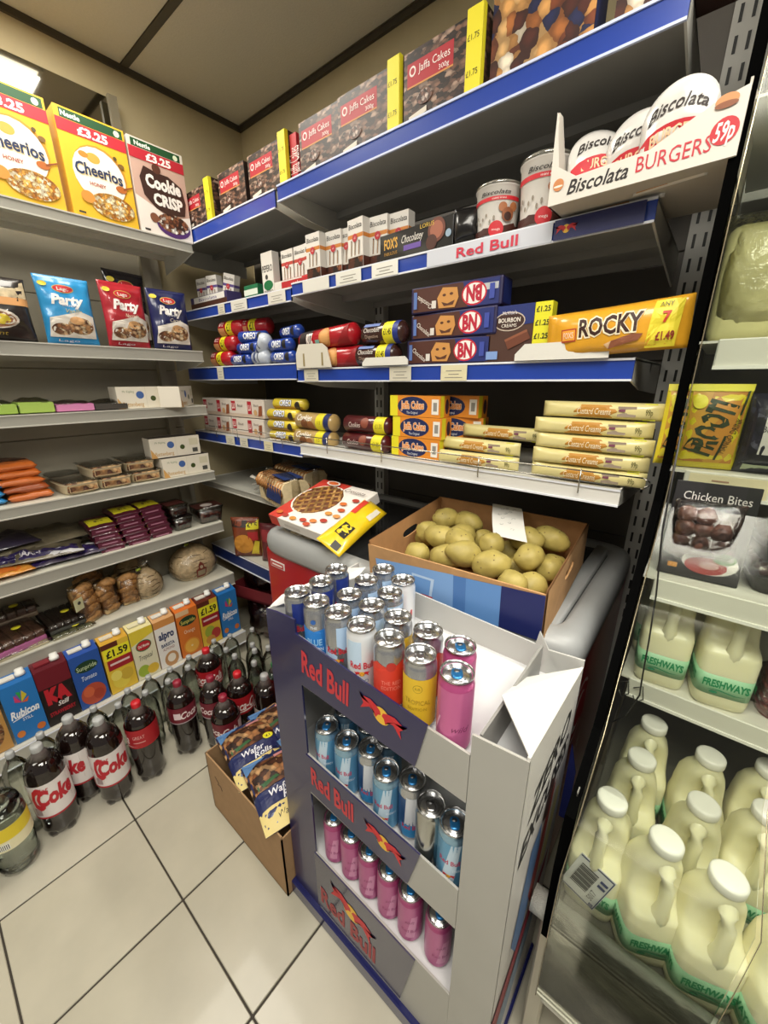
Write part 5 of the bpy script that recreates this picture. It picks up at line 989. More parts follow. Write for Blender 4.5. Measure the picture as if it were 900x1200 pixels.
dup(cher,(-1.265,.517,0),(0,0,cam_a+.2),'dark red capped cola bottle with white script facing out')
dup(cher,(-1.14,.497,0),(0,0,cam_a-.3),'dark red capped cola bottle touching the wafer roll box')
dup(coke,(-1.20,.59,0),(0,0,cam_a+.6),'red capped cola bottle behind the one touching the wafer roll box')
dk=bottle(R2,.31,cola,'b9b4b0',[('r',0,.0,1,.1,'8a3a40')],capg,lz=(.3,.6)); place(dk,(-1.115,.65,0),(0,0,cam_a)); T(dk,'large grey-capped cola bottle in the shade behind the wafer roll box')
dup(coke,(-1.425,.585,0),(0,0,cam_a),'red capped cola bottle further back among the clear bottles')
tonl=[('r',0,0,1,1,'dfd9b4'),('r',0,.45,1,1,'d9c32e'),('t','TONIC WATER',.5,.62,.16,'4a5a2a',dict(w=.3,b=.02)),('r',.60,.08,.70,.36,'efeee6')]+[('r',.605+.012*k,.1,.61+.012*k,.34,'2a2a28') for k in range(8)]
water=M('e6ebe6',.02,tr=1)
ton=bottle(R2,H2*.93,water,'dfd9b4',tonl,capg,clear=True,lz=(.36,.62)); place(ton,(-1.335,-.075,0),(0,0,cam_a-.7)); T(ton,'big clear bottle with yellow and white barcode label at the lower left',None,'yellow-labelled clear bottles')
dup(ton,(-1.335,-.185,0),(0,0,cam_a),'clear yellow-labelled bottle mostly cut off by the left edge')
sm=bottle(.035,.25,None,None,[],capg,clear=True); first=True
smk=FILM('faint','cfd6d2',fac=.05)
clr=[(-1.425,-.02,.30),(-1.474,.055,.275),(-1.475,.20,.27),(-1.435,.262,.262),(-1.515,.315,.24),(-1.445,.352,.245),(-1.55,.40,.225),(-1.44,.432,.245),(-1.53,.475,.225),(-1.436,.51,.262),(-1.545,.56,.225),(-1.52,.645,.215),(-1.60,.70,.20),(-1.418,.665,.262),(-1.55,.755,.22),(-1.330,.655,.28),(-1.48,.83,.245),(-1.36,.755,.262),(-1.285,.72,.29),(-1.215,.672,.295),(-1.245,.76,.30)]
for i,(x,y,h) in enumerate(clr):
    s_=h/.25+.04
    lab='small clear grey-capped bottle in the back rows, %s'%(('%s nearest the left edge'%ORD[i]) if i<8 else ('%s from the chest freezer'%ORD[len(clr)-1-i] if len(clr)-1-i<12 else 'in the middle'))
    if first: place(sm,(x,y,0)); T(sm,lab,None,'small clear bottles on the floor'); o=sm; first=False
    else: o=dup(sm,(x,y,0),(0,0,0),lab,'small clear bottles on the floor')
    o.scale=(1,1,s_)
grn=bottle(.035,.29,M('26322a',.08,coat=.6),None,[],'2f7a44'); place(grn,(-1.165,.725,0)); T(grn,'dark bottle with a green cap beside the chest freezer')
# multipacks on the corner floor
for i,(x,y,z,t) in enumerate([(-1.72,1.03,.25,'upper'),(-1.66,1.0,.02,'lower')]):
    o=empty('bottle_multipack'); T(o,'shrink-wrapped pack of dark red bottles in the corner under the blue shelf, '+t,'drinks','dark red shrink packs')
    for a in range(3):
        for b_ in range(1):
            G().lathe([(.03,0),(.033,.02),(.033,.12),(.012,.17),(.012,.185),(0,.185)],M('3a0f16',.12,coat=.6),14,Matrix.Translation((-.07+.07*a,.04,0))).obj('bottle',o)
    pouch('shrink_film',PouchF(.24,.19,.10,seed=i,wr=.006,ex=.3),FILM('film_red','c99aa0',fac=.15,bump=1),(),10,10,parent=o).location=(0,.04,0)
    place(o,(x,y,z),(0,0,R_(20)))
# crate under them so the upper pack rests
o=G().box((-.16,0,0),(.16,.2,.012),'5a1c22').box((-.16,0,0),(.16,.006,.07),'7a2a30').box((-.16,.194,0),(.16,.2,.07),'7a2a30').box((-.16,0,0),(-.154,.2,.07),'7a2a30').box((.154,0,0),(.16,.2,.07),'7a2a30').obj('bottle_crate'); T(o,'dusty red plastic crate of bottles in the dark corner','crate'); place(o,(-1.70,.99,.235),(0,0,R_(14)))
# crisp multipacks on the low blue shelf
f=PouchF(.14,.21,.05,seed=31,wr=.003)
o=pouch('snack_multipack',f,M('7a3a22',.3,coat=.4,var=.2,scale=25),[('r',.02,.78,.6,.93,'2a1a14'),('r',.55,.72,.98,.95,'d9cf2c'),('t','£1.5',.77,.83,.11,'2a2a12',dict(w=.34,b=.03)),('e',.4,.35,.36,.25,'c98a34'),('r',.6,.45,.95,.66,'a8262a'),('p',[(.62,.05),(.85,.45),(.98,.4),(.9,.05)],'d9c23a')],12,12); T(o,'brown and yellow snack pack with £1.5 band on the low blue shelf','snacks'); place(o,(-1.70,.99,.503),(0,0,R_(40)))
o=pouch('snack_multipack',PouchF(.16,.20,.05,seed=33,wr=.004),M('5a1a20',.3,coat=.4,var=.2,scale=25),[('r',.1,.55,.9,.85,'8a2a30')],12,12); T(o,'dark red snack pack behind the brown and yellow one','snacks'); place(o,(-1.53,1.04,.503),(0,0,R_(30)))
# ------------------------------------------------------------------ box of wafer roll packs on the floor
wb=empty('cardboard_box',(-.845,.503,0)); T(wb,'open brown cardboard box of wafer roll packs beside the drink display','box'); bw,bd,bh=.39,.265,.235
cb=M('a07f5a',.8,var=.06,scale=30)
for a,b_ in (((-bw/2,-bd/2,0),(bw/2,-bd/2+.004,bh)),((-bw/2,bd/2-.004,0),(bw/2,bd/2,bh)),((-bw/2,-bd/2,0),(-bw/2+.004,bd/2,bh)),((bw/2-.004,-bd/2,0),(bw/2,bd/2,bh-.01)),((-bw/2,-bd/2,0),(bw/2,bd/2,.004))): G().box(a,b_,cb).obj('side' if a[2]==0 and b_[2]>.01 else 'bottom',wb)
G().tube([(-.15,-bd/2-.0005,.17),(-.13,-bd/2-.0005,.155),(-.14,-bd/2-.0005,.145),(-.12,-bd/2-.0005,.15),(-.115,-bd/2-.0005,.135)],.0008,'4a3a2c',5).obj('pen_mark',wb)
wr_s=[('r',.0,0,1,.26,'d3c07a'),('t','Wafer',.42,.13,.07,'33302a',dict(sh=.3,w=.3)),('p',[(.0,.26),(1,.30),(1,.50),(0,.44)],'1d2656'),('t','Wafer',.45,.40,.09,'e2e4ec',dict(sh=.25,w=.42,b=.015)),('t','Rolls',.60,.31,.08,'e2e4ec',dict(sh=.25,w=.34,b=.015)),('r',0,.48,1,.9,wafer),('p',[(.1,.5),(.5,.55),(.45,.60),(.1,.56)],'2f5a34'),('e',.80,.50,.10,.05,'e2dc2c'),('t','£1',.80,.50,.035,'3a3a12',dict(w=.08,b=.02)),('p',[(.02,.80),(.42,.99),(.02,1)],'4f78a8'),('r',.55,.86,.8,.92,'c98a8a')]
f=PouchF(.17,.215,.05,seed=40,wr=.003,crimp=.05)
wp=pouch('wafer_roll_pack',f,M('26305c',.28,coat=.4,var=.1,scale=30),wr_s,24,28); T(wp,None,'wafers','wafer roll packs')
for i,(x,y,z,rx,rz,t) in enumerate([(-.825,.452,.228,-1.50,1.36,'in the open left end of the box'),(-.652,.425,.240,-1.48,1.30,'uppermost, at the front against the display'),(-.66,.575,.232,-1.50,1.40,'half hidden against the drink display'),(-.83,.570,.218,-1.5,1.36,'at the back left of the box'),(-.79,.60,.235,-1.15,.9,'sticking up at the back corner by the cola')]):
    L_='navy and gold wafer roll pack, '+t
    if i==0: place(wp,(x,y,z),(rx,0,rz)); wp['label']=L_
    else: dup(wp,(x,y,z),(rx,0,rz),L_)
# ------------------------------------------------------------------ on top of the freezer
def hole_wall(o,p0,ux,uz,w_,h_,mat,name,hole=True,hz=.62):
    """card wall with an oval hand hole"""
    p0=V(p0);ux=V(ux).normalized();uz=V(uz).normalized(); n_=ux.cross(uz).normalized()*.004
    N_=24; cx_,cz_=w_/2,h_*hz; a,b_=.040,.012
    inner=[(cx_+a*math.copysign(abs(math.cos(t))**.6,math.cos(t)),cz_+b_*math.copysign(abs(math.sin(t))**.8,math.sin(t))) for t in [2*PI*k/N_ for k in range(N_)]]
    outer=[]
    for (x,z) in inner:
        dx,dz=x-cx_,z-cz_; s1=min((w_/2)/abs(dx) if abs(dx)>1e-6 else 9e9,((h_-cz_) if dz>0 else cz_)/abs(dz) if abs(dz)>1e-6 else 9e9); outer.append((cx_+dx*s1,cz_+dz*s1))
    pts=inner+outer; cor=[(0,0),(w_,0),(w_,h_),(0,h_)]
    vs=[];fs=[]
    for s in (0,1):
        for (x,z) in pts: vs.append(tuple(p0+ux*x+uz*z+n_*s))
    M_=len(pts)
    for i in range(N_):
        j=(i+1)%N_; fs.append((i,j,N_+j,N_+i)); fs.append((M_+i,M_+N_+i,M_+N_+j,M_+j)); fs.append((i,M_+i,M_+j,j))
    g=G(); g.add(vs,fs,mat)
    for c_ in cor:       # corner fillers
        b0=min(range(N_),key=lambda i:(outer[i][0]-c_[0])**2+(outer[i][1]-c_[1])**2)
        near=sorted(range(N_),key=lambda i:(outer[i][0]-c_[0])**2+(outer[i][1]-c_[1])**2)
        A=[i for i in range(N_) if (abs(outer[i][0]-c_[0])<1e-6)]; B=[i for i in range(N_) if abs(outer[i][1]-c_[1])<1e-6]
        if A and B:
            ia=min(A,key=lambda i:abs(outer[i][1]-c_[1])); ib=min(B,key=lambda i:abs(outer[i][0]-c_[0]))
            for s in (0,1): 
                P=[p0+ux*q_[0]+uz*q_[1]+n_*s for q_ in (outer[ia],c_,outer[ib])]; g.add([tuple(p) for p in P],[(0,1,2)],mat)
    g.obj(name,o)
pb=empty('potato_box',(-.405,.885,.868)); T(pb,'open cardboard box of loose potatoes on the freezer lid','box'); w0,d0,h0=.43,.37,.118
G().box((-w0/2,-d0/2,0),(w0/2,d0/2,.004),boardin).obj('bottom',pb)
G().prism([(-w0/2,-d0/2,0),(w0/2,-d0/2,0),(w0/2,-d0/2,h0-.01),(-w0/2,-d0/2,h0-.012)],(0,.004,0),board).obj('front_wall',pb)
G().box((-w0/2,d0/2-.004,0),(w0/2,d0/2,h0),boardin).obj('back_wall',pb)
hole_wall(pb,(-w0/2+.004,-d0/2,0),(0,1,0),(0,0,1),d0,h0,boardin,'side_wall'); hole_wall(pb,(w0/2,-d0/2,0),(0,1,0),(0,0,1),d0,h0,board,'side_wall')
decal('printed_front',Flat((-w0/2,-d0/2,0),(w0,0,0),(0,0,h0)),[('p',[(.07,.0),(1,0),(1,.90),(.05,.62)],'4b78b6'),('p',[(.07,.0),(.55,0),(.55,.78),(.05,.62)],'7ba3d6'),('p',[(.80,0),(1,0),(1,.90),(.80,.85)],'17225f'),('p',[(.62,0),(.80,0),(.80,.84),(.62,.79)],'5f8fcb'),('p',[(.30,.05),(.42,.05),(.44,.55),(.30,.55)],'b9d0ea'),('p',[(.31,.05),(.405,.05),(.42,.5),(.31,.5)],'6b98d0'),('r',.36,.06,.43,.14,'b83a44')],pb)
pb.rotation_euler=(R_(4),0,R_(3))
potm=M('a3934e',.55,var=.22,scale=26,bump=.35)
def potato(seed,a,b,c):
    bm=bmesh.new(); bmesh.ops.create_icosphere(bm,subdivisions=3,radius=1)
    for v in bm.verts:
        n_=1+.14*noise.noise(v.co*1.3+V((seed*3.1,0,0)))+.05*noise.noise(v.co*3+V((seed,9,0)))
        v.co=V((v.co.x*a*n_,v.co.y*b*n_,v.co.z*c*n_))
    g=G(); g.add([v.co[:] for v in bm.verts],[[v.index for v in f.verts] for f in bm.faces],potm,True); bm.free()
    r=random.Random(seed)
    o=g.obj('potato'); e=G()
    for k in range(5):
        th_,ph=r.uniform(0,6.28),r.uniform(.2,1.3); d=V((math.cos(th_)*math.cos(ph),math.sin(th_)*math.cos(ph),math.sin(ph)))
        n_=1+.14*noise.noise(d*1.3+V((seed*3.1,0,0)))+.05*noise.noise(d*3+V((seed,9,0))); p=V((d.x*a*n_,d.y*b*n_,d.z*c*n_))
        e.lathe([(0,.0006),(.0016,.0002),(.002,-.001)],'6b5a34',6,Matrix.Translation(p)@d.to_track_quat('Z','Y').to_matrix().to_4x4())
    e.obj('eye_specks',o)['kind']='stuff'; return o
prot=[potato(1,.040,.032,.030),potato(2,.046,.033,.031),potato(3,.034,.031,.030),potato(4,.050,.034,.031)]
spots=[(-.590,1.015,.945,2,20,'at the back left corner'),(-.560,.975,.960,0,50,'second from the back left corner, high'),(-.565,.885,.945,2,80,'egg-shaped against the left wall'),(-.507,.862,.950,3,10,'long and wide at the front left'),(-.50,1.00,.955,1,-5,'long, under the corner of the price note at the left'),(-.478,.925,.945,0,20,'in the middle left of the heap'),(-.445,.855,.955,1,-20,'broad speckled, in the middle'),(-.450,.790,.935,0,10,'smaller, at the front middle left'),(-.400,.795,.955,3,60,'large brownish, at the very front'),(-.375,.890,.955,2,70,'small upright under the price note'),(-.335,.800,.945,1,20,'wide, front right of centre'),(-.315,.960,.962,3,-12,'long, at the back right of the note'),(-.275,.880,.952,0,80,'large egg-shaped, at the right'),(-.262,1.00,.962,1,5,'at the back right corner'),(-.272,.780,.925,2,0,'low at the front right corner'),(-.232,.905,.925,2,60,'half hidden against the right wall'),(-.345,.86,.915,2,10,'low in the gap right of centre'),(-.540,.80,.915,2,10,'low at the front left corner'),(-.425,.96,.93,2,5,'mostly under the price note'),(-.52,.945,.905,0,40,'low in the second layer, left'),(-.40,.90,.90,1,0,'low in the second layer, centre'),(-.30,.91,.90,3,30,'low in the second layer, right'),(-.60,.93,.905,0,90,'low against the left wall'),(-.47,.86,.905,3,70,'bottom layer, front left of centre'),(-.36,.98,.905,1,15,'bottom layer at the back, centre'),(-.25,.83,.905,0,35,'bottom layer at the front right'),(-.24,.97,.905,2,35,'bottom layer at the back right'),(-.57,1.03,.90,1,35,'bottom layer at the back left')]
up=set()
for i,(x,y,z,k,a,t) in enumerate(spots):
    L_='yellow-green potato '+t; r=(rnd.uniform(-.4,.4),rnd.uniform(-.3,.3),R_(a))
    if k not in up: up.add(k); o=place(prot[k],(x,y,z),r); T(o,L_,'potato','loose potatoes in the box')
    else: o=dup(prot[k],(x,y,z),r,L_); o['group']='loose potatoes in the box'; o['category']='potato'
vs=[];fs=[]     # handwritten price note curling over the back wall
NP=[(0,1.083,.998),(0,1.060,1.006),(0,1.015,1.010),(0,.97,1.003),(0,.93,.992),(0,.895,.978)]
g=G(); wN=.085
for k,(x,y,z) in enumerate(NP):
    xo=-.432+.020*k; vs+= [(xo-wN/2,y,z),(xo+wN/2,y+.004,z)]
for k in range(len(NP)-1): fs.append((2*k,2*k+2,2*k+3,2*k+1))
n_=len(vs); g.add(vs,fs,'e4e3de'); nt_=g.obj('price_note'); T(nt_,'white paper note with handwritten figures hanging over the potato box','note')
g=G()
for (u,v) in ((.25,.55),(.35,.62),(.45,.5),(.6,.45),(.7,.6),(.3,.75),(.55,.7),(.75,.35),(.5,.35),(.35,.4),(.62,.82)):
    k=v*(len(NP)-1); i=int(k); f_=k-i; A=V(NP[i]).lerp(V(NP[i+1]),f_); c_=V((-.432+.02*k+(u-.5)*wN,A.y,A.z+.0008))
    g.tube([c_+V((.0045*math.cos(t*1.1+u*9),.006*math.sin(t*1.1+u*9),.0)) for t in range(5)],.00035,'77797c',4)
g.obj('handwriting',nt_)
# tart box and crackers
tb=empty('tart_box',(-.955,.728,.892)); T(tb,'flat red and white jam lattice tart box lying on the freezer corner','box'); w1,d1_,h1=.275,.255,.036
body=G().rbox((-w1/2,0,0),(w1/2,d1_,h1),'dedad4',.002).obj('carton',tb)
lat=PAT('baked_crust',['b98a4c','c99a5c','a87838'],40)
sh=[('r',0,0,1,1,'e4dfd8'),('p',[(0,0),(.12,0),(.28,1),(0,1)],'c0392c'),('p',[(0,.0),(.2,0),(.30,.3),(.55,1),(.0,1)],'c0392c'),('e',.36,.55,.37,.36,'e9e3d8'),('e',.36,.55,.345,.335,'6b3f28')]
import math as _mm
for k in range(-3,4):   # lattice strips clipped to the disc
    for ang in (35,-55):
        c_=k*.10; L1=math.sqrt(max(0,.335**2-c_*c_)); ca,sa=math.cos(R_(ang)),math.sin(R_(ang))
        P=[]
        for (t,s) in ((-L1,-.018),(L1,-.018),(L1,.018),(-L1,.018)):
            x=t*ca-(c_+s)*sa; y=t*sa+(c_+s)*ca; P.append((.36+x,.55+y))
        sh.append(('p',P,lat))
for (u,v,c_) in ((.12,.10,'c86a2c'),(.26,.08,'a83a2c'),(.42,.07,'c9883c'),(.58,.10,'b0402c'),(.72,.14,'c87a3c'),(.84,.2,'a83a2c'),(.78,.34,'c98a3c'),(.88,.46,'b5502c'),(.80,.58,'c86a2c'),(.90,.70,'a83a2c'),(.70,.05,'b84a2c'),(.93,.33,'c98a4c')): sh.append(('e',u,v,.055,.035,c_))
sh+=[('e',.28,.93,.12,.055,'e6e0d8'),('e',.28,.93,.09,.04,'c8602c'),('t','Crostata',.75,.86,.07,'6b5a54',dict(w=.34,sh=.3))]
decal('top_print',Flat((-w1/2,0,h1),(w1,0,0),(0,d1_,0)),sh,body); decal('front_print',Flat((-w1/2,0,0),(w1,0,0),(0,0,h1)),[('r',0,0,.18,1,'c0392c'),('r',.3,.3,.6,.6,'c9c4bc')],body)
tb.rotation_euler=(R_(17),0,R_(-3))
tk=pouch('cracker_pack',PouchF(.245,.085,.035,axis='x',seed=51,wr=.003,crimp=.05),M('e2c01e',.28,coat=.4,var=.08,scale=25),[('r',.20,.3,.42,.75,'1c1b1a'),('t','TUC',.31,.52,.24,'ecd23a',dict(w=.17,b=.06)),('r',.03,.2,.12,.5,'2a2a26'),('r',.65,.15,.9,.35,'d8d3c4'),('r',.6,.75,.95,.95,'c83a2c')],18,10,pname='top_print'); T(tk,'yellow cracker pack with black lettering leaning along the tart box','crackers')
place(tk,(-.805,.845,.925),(0,0,0)); tk.rotation_euler=Matrix(( (-.08,1,.0),(0,0,0),(0,0,0))).to_euler() if 0 else (R_(-62),R_(0),0)
# long axis of the pack runs away from the viewer, rising with the box
ux=V((-.08,.95,.25)).normalized(); uz=V((-.80,-.12,.50)); uz=(uz-ux*uz.dot(ux)).normalized(); ny=uz.cross(ux)   # local x,y,z axes
mm=Matrix((ux,ny,uz)).transposed(); tk.rotation_euler=mm.to_euler(); tk.location=V((-.742,.815,.915))-uz*.0
# sliced loaves
def sliced(label,loc,rz,seed,n=11,L_=.27):
    o=empty('sliced_loaf'); T(o,label,'bread','sliced loaves in clear bags'); r=random.Random(seed)
    for k in range(n):
        x=-L_/2+L_*(k+.5)/n; g=G(); tz=r.uniform(-.006,.006)
        pr=[(-.048,0),(.048,0),(.052,.06),(.058,.085),(.045,.108),(0,.116),(-.045,.108),(-.058,.085),(-.052,.06)]
        g.prism([(x-L_/n*.42,.06+a,b_+tz*.3) for a,b_ in pr],(L_/n*.84,0,0),M('d9c59c',.8,var=.08,scale=70)); g.tube([(x,.06+a*1.0,b_+.0) for a,b_ in pr[1:]],L_/n*.44,M('a5713c',.6,var=.2,scale=60),6,flat=.15); g.obj('bread_slice',o)
    f=PouchF(L_*1.12,.135,.125,axis='x',seed=seed,wr=.004,ex=.25,pinch=0); pouch('bag',f,FILM('loaf_bag','f2f0ea',fac=.07,bump=1,rough=.15),(),16,12,parent=o).location=(0,.06,-.006)
    G().prism([(-.02,-.004,.03),(.12,-.004,.03),(.13,-.003,.09),(.0,-.003,.09)],(0,.002,0),M('24366a',.4)).box((.0,.02,.121),(.12,.10,.123),M('24366a',.4)).obj('printed_band',o)
    g=G(); 
    for k in range(9):
        a=-1.2+.3*k; g.tube([(-L_/2-.0,.06+.02*math.sin(a),.055+.02*math.cos(a*2)),(-L_/2-.03,.06+.012*math.sin(a),.05),(-L_/2-.075-.01*(k%3),.06+.06*math.sin(a),.045+.035*math.cos(k*1.7))],[.022,.008,.016],M('dedbd2',.25,coat=.6,bump=1,scale=90,al=.6),7,flat=.3)
    g.obj('bag_tail',o)['kind']='stuff'
    place(o,loc,(0,0,rz)); return o
sliced('sliced white loaf in a clear bag, front one beside the tart box',(-1.34,.900,.87),R_(-14),3)
sliced('sliced white loaf in a clear bag, behind and left of the front one',(-1.42,1.06,.87),R_(-8),4)
# ------------------------------------------------------------------ dairy fridge goods
milkm=M('f3eecb',.32,ss=.35,coat=.15); milkc=M('eceae4',.4)
def jug():
    o=empty('milk_bottle'); o['category']='milk'
    g=G(); a=.0435
    S=[(0,a*.86,a*.86,0,0,5),(.006,a*.96,a*.96,0,0,5),(.02,a,a,0,0,5),(.112,a,a,0,0,5),(.122,a*.97,a*.97,0,.001,4.5),(.130,a*.93,a*.72,0,.011,4),(.145,a*.90,a*.62,0,.015,4),(.178,a*.84,a*.60,0,.014,3.5),(.198,a*.72,a*.62,0,.008,3),(.214,a*.56,a*.56,0,.002,2.4),(.222,.021,.021,0,0,2),(.236,.0205,.0205,0,0,2)]
    g.loft(S,milkm,40); bo=g.obj('bottle',o)
    G().tube([(0,-.002,.216),(0,-.012,.211),(0,-.023,.201),(0,-.031,.186),(0,-.0345,.168),(0,-.035,.148),(0,-.034,.128),(0,-.030,.110),(0,-.022,.095)],[.012,.0125,.0120,.0105,.0095,.0095,.012,.014,.014],milkm,12).obj('handle',bo)
    G().lathe([(.0225,.230),(.0235,.232),(.0235,.244),(.022,.2465),(.019,.2475),(0,.247)],milkc,28).obj('cap',o)
    G().loft([(.030,a*1.008,a*1.008,0,0,5),(.074,a*1.008,a*1.008,0,0,5)],M('a4d6ae',.4),40).obj('label_band',o)
    for (O_,U_) in (((-a*.9,-a*1.012,.029),(a*1.8,0,0)),((a*1.012,-a*.9,.029),(0,a*1.8,0)),((-a*1.012,a*.9,.029),(0,-a*1.8,0))):
        decal('label_print',Flat(O_,U_,(0,0,.045)),[('t','FRESHWAYS',.5,.62,.34,'1f9460',dict(w=.88,b=.035,c=.8)),('p',[(.15,.3),(.4,.36),(.7,.26),(.9,.3),(.7,.22),(.4,.3)],'3d9a70'),('e',.3,.2,.08,.06,'2f8f68')],o)
    return o
jg=jug(); T(jg,None,'milk'); n=0
def pj(x,y,z,rz,label,rx=0,sc_=1):
    global n
    if n==0: place(jg,(x,y,z),(rx,0,rz)); jg['label']=label; o=jg
    else: o=dup(jg,(x,y,z),(rx,0,rz),label)
    n+=1; o.scale=(sc_,sc_,sc_); return o
zb=.414; A_=R_(9)
rows=[[(-.006,.632),(.074,.614),(.150,.612),(.236,.612)],[(.022,.758),(.118,.722),(.205,.775),(.30,.74)],[(.030,.868),(.125,.845),(.215,.885),(.31,.87)]]
nm=['front row','second row','third row']
for j,row in enumerate(rows):
    for i,(x,y) in enumerate(row):
        pj(x,y,zb,A_+R_((i*47+j*29)%24-12)+(.12 if (i+j)%2 else 0),'milk bottle on the fridge floor, %s, %s from the left'%(nm[j],ORD[i]))
pj(.012,.905,.751,R_(6),'milk bottle on the middle shelf, left of the pair'); pj(.108,.905,.751,R_(10),'milk bottle on the middle shelf, right of the pair')
pj(.062,1.01,.751,R_(20),'milk bottle half hidden behind the middle shelf pair'); pj(-.003,1.0,.751,0,'milk bottle behind the left one on the middle shelf')
bc=G().box((-.030,0,0),(.030,.0008,.095),'e6e6e6').obj('barcode_sticker'); T(bc,'large barcode sticker on the leftmost milk bottle of the fridge floor','sticker')
decal('barcode_print',Flat((-.030,-.0002,0),(.060,0,0),(0,0,.095)),[('r',.02,.02,.98,.045,'26356b'),('r',.02,.95,.98,.98,'26356b'),('r',.955,.02,.98,.98,'26356b')]+[('r',.14,.25+.045*k,.62,.25+.045*k+(.03 if k%3 else .018),'26262c') for k in range(14)]+[('t','5017',.74,.35,.10,'2a2a30',dict(rot=90,w=.4)),('r',.7,.65,.9,.72,'2d3a70'),('r',.7,.78,.9,.85,'2d3a70'),('r',.8,.1,.92,.18,'26356b')],bc)
bc.location=(-.024,.584,.450); bc.rotation_euler=(R_(-4),R_(14),R_(-4))
# meat packs, cartons, cheese
mp_=PAT('cooked_bites',['5a3a30','6b4638','4a2f28','7d5444'],34,rough=.5,edge=.6,bump=1)
ck=empty('chicken_bites_pack',(.030,.862,1.002)); T(ck,'black carded pack of cooked chicken bites on the fridge shelf','meat')
G().rbox((-.058,0,0),(.060,.004,.176),'1d1c1e',.001).obj('card',ck); 
decal('card_print',Flat((-.058,-.0002,0),(.118,0,0),(0,0,.176)),[('t','Chicken Bites',.52,.86,.085,'c9c6c2',dict(w=.80)),('r',.10,.22,.86,.72,mp_),('e',.62,.20,.34,.13,'d6d2cc'),('e',.58,.16,.26,.09,'9a2f2c'),('e',.78,.26,.14,.06,'5f8a4a'),('e',.62,.17,.12,.04,'b98a84'),('r',.12,.09,.24,.14,'c98a3a')],ck)
g=G()
for k in range(8):
    bm=bmesh.new(); bmesh.ops.create_icosphere(bm,subdivisions=2,radius=.016)
    for v in bm.verts: v.co*=1+.2*noise.noise(v.co*90+V((k,0,0)))
    t=G().add([v.co[:] for v in bm.verts],[[v.index for v in f.verts] for f in bm.faces],M('5f3f33',.45,var=.3,scale=70,bump=.6),True); bm.free()
    t.obj('chicken_bite',ck,(-.032+.026*(k%3),-.010-.004*(k%2),.070+.024*(k//3)))
pouch('film_window',PouchF(.10,.10,.05,seed=60,wr=.003,ex=.3),film,(),10,10,parent=ck).location=(-.004,-.008,.045)
ck.rotation_euler=(R_(-8),0,R_(3))
def sausage(label,x,y,z,rz,col='4a2a26',n_=5):
    o=empty('meat_tray',(x,y,z),rz); T(o,label,'meat','film-wrapped meat trays')
    G().loft([(0,.040,.055,0,.06,5),(.028,.050,.066,0,.06,5),(.031,.052,.068,0,.06,5)],M('1e1d1f',.35),24).obj('tray',o)
    for k in range(n_):
        yy=.015+.09*k/(n_-1); G().tube([(-.036,yy,.032),(-.02,yy,.040),(.02,yy,.040),(.036,yy,.032)],[.008,.0115,.0115,.008],M(col,.35,var=.2,scale=60,coat=.3),10).obj('sausage',o)
    q_=pouch('film',PouchF(.105,.135,.025,seed=61,wr=.003,ex=.3),film,(),8,8,parent=o); q_.rotation_euler=(-PI/2,0,0); q_.location=(0,-.006,.045)
    return o
sausage('dark meat tray right of the chicken bites',.150,.87,1.002,.1); sausage('dark meat tray stacked on the other one right of the chicken bites',.152,.88,1.055,.15)
pk=empty('red_meat_pack',(.215,.885,.751)); T(pk,'stack of pink-red sliced meat in film, right of the middle shelf milk','meat')
for k in range(6): G().loft([(.012*k,.046,.055,.003*(k%2),.06,3),(.012*k+.010,.046,.055,.003*(k%2),.06,3)],M('8f4a48' if k%2 else '7a3a3c',.4,var=.15,scale=50,coat=.3),24).obj('meat_slice',pk)
q_=pouch('film',PouchF(.12,.135,.10,seed=62,wr=.004,ex=.3),film,(),10,10,parent=pk); q_.rotation_euler=(-PI/2,0,0); q_.location=(0,-.006,.035)
G().rbox((-.02,.03,.082),(.02,.09,.084),'d8cf2c',.001).obj('yellow_label',pk)
fr_=PAT('mango_print',['c98a34','d8a23c','b9782c'],18,edge=.15)
ft=pouch('mango_drink_pack',PouchF(.09,.150,.045,seed=70,wr=.002),M('e0cf2c',.3,coat=.3),[('r',.06,.08,.94,.92,fr_),('t','FROOTI',.45,.5,.26,'2e3a1c',dict(rot=74,w=1.05,b=.05,c=.8)),('t','MANGO DRINK',.80,.42,.07,'3a3a1c',dict(rot=74,w=.7)),('p',[(.62,.12),(.66,.12),(.74,.42),(.70,.42)],'2e3a1c'),('p',[(.86,.66),(.90,.66),(.96,.95),(.92,.95)],'2e3a1c'),('r',.0,.92,1,1,'e2d83a'),('e',.2,.8,.12,.08,'e8dd40')],14,14); T(ft,'yellow mango drink pack lettered upward, right one behind the fridge door','drinks','yellow mango drink packs'); place(ft,(.0,.945,1.192),(0,0,R_(8)))
dup(ft,(-.048,.955,1.192),(0,0,R_(20)),'yellow mango drink pack, left one partly behind the black frame').scale=(.7,1,1.0)
bkb=PAT('blackcurrants',['1d1d2c','2c2c3f','16161f','5a5a6e'],75,edge=.5)
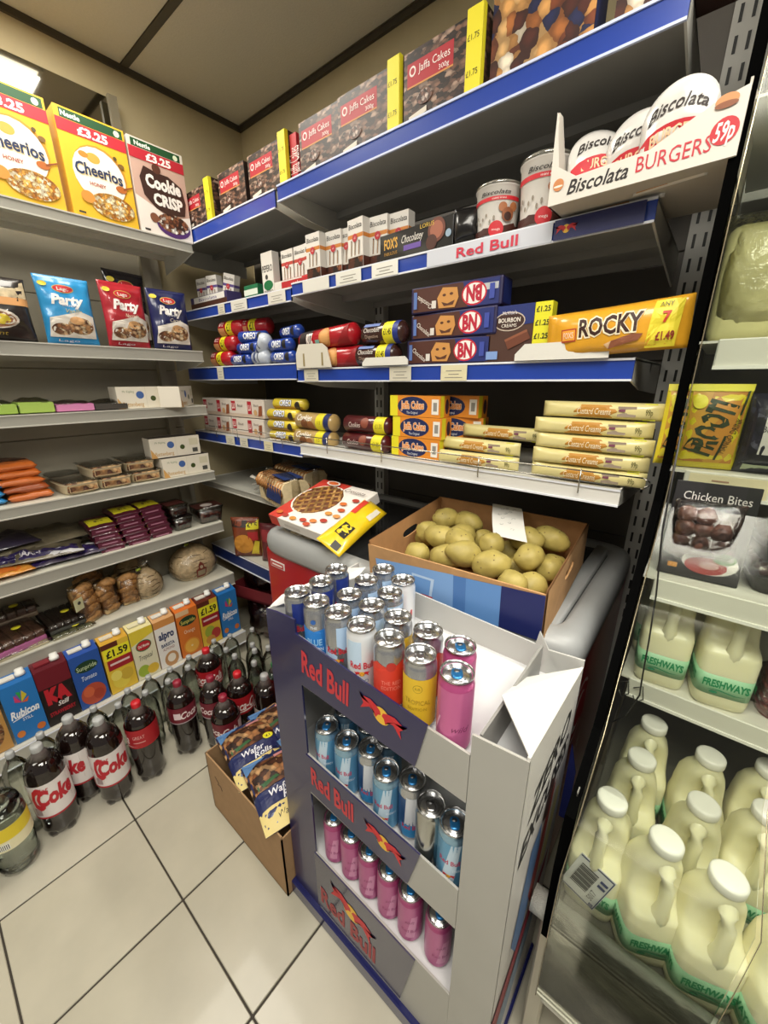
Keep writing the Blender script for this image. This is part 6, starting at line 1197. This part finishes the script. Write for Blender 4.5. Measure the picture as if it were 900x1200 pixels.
bk=pouch('blackcurrant_drink_pack',PouchF(.105,.135,.06,seed=72,wr=.002,ex=.3),M('232331',.3,coat=.4),[('r',.02,.04,.98,.97,bkb),('r',.22,.26,1,.72,'d3d0cc'),('e',.62,.72,.26,.08,'b02a34'),('t','Best-in',.62,.72,.06,'efe4e0',dict(w=.3)),('t','BLACKCURRANT',.62,.58,.075,'2a2a34',dict(w=.84)),('t','JUICE',.62,.47,.075,'2a2a34',dict(w=.40)),('t','DRINK',.62,.36,.075,'2a2a34',dict(w=.42)),('r',.1,.03,.7,.12,'b9c4a8')],12,12); T(bk,'dark blackcurrant drink pack with white label, right of the mango packs','drinks'); place(bk,(.095,.955,1.192),(0,0,R_(5)))
dup(bk,(.21,.955,1.192),(0,0,R_(2)),'dark blackcurrant drink pack, cut off by the right edge')
chs=M('d8d29a',.5,var=.12,scale=14,bump=.6)
for i,(x,y,w_,t) in enumerate([(.02,1.06,.13,'left block, seen behind the clear door'),(.18,1.05,.15,'right block with a white label')]):
    o=G().rbox((-w_/2,0,0),(w_/2,.10,.20),chs,.02,3,smooth=True).obj('cheese_bag'); T(o,'tall pale yellow bag of grated cheese, '+t,'cheese','pale yellow cheese bags'); place(o,(x,y,1.418),(0,0,R_(4)))
    pouch('bag_film',PouchF(w_*1.12,.225,.15,seed=80+i,wr=.005,ex=.3),film,(),10,10,parent=o).location=(0,.05,0)
    st_=G()
    if i: decal('label_print',Flat((-.03,-.03,0),(.10,0,0),(0,0,.15)),[('r',0,0,1,1,'dfddd6'),('p',[(.1,.45),(.6,.75),(.62,.68),(.15,.38)],'3a4a9c'),('p',[(.55,.85),(.8,.45),(.74,.42),(.48,.8)],'3a4a9c'),('e',.7,.9,.3,.1,'d8b23a')],o)
for i,(x,z) in enumerate(((.02,1.755),(.16,1.755))):
    o=G().rbox((-.055,0,0),(.055,.09,.13),M('c98a4a',.45,var=.2,scale=20),.012,2).obj('cheese_pack'); T(o,'orange-brown cheese pack high in the fridge, %s'%('left one' if i==0 else 'right one'),'cheese','orange cheese packs'); place(o,(x,1.05,z))
    decal('front_print',Flat((-.05,-.0005,.0),(.1,0,0),(0,0,.13)),[('r',.1,.1,.9,.5,'26348a'),('r',.15,.6,.85,.85,'e6dcc0')],o)
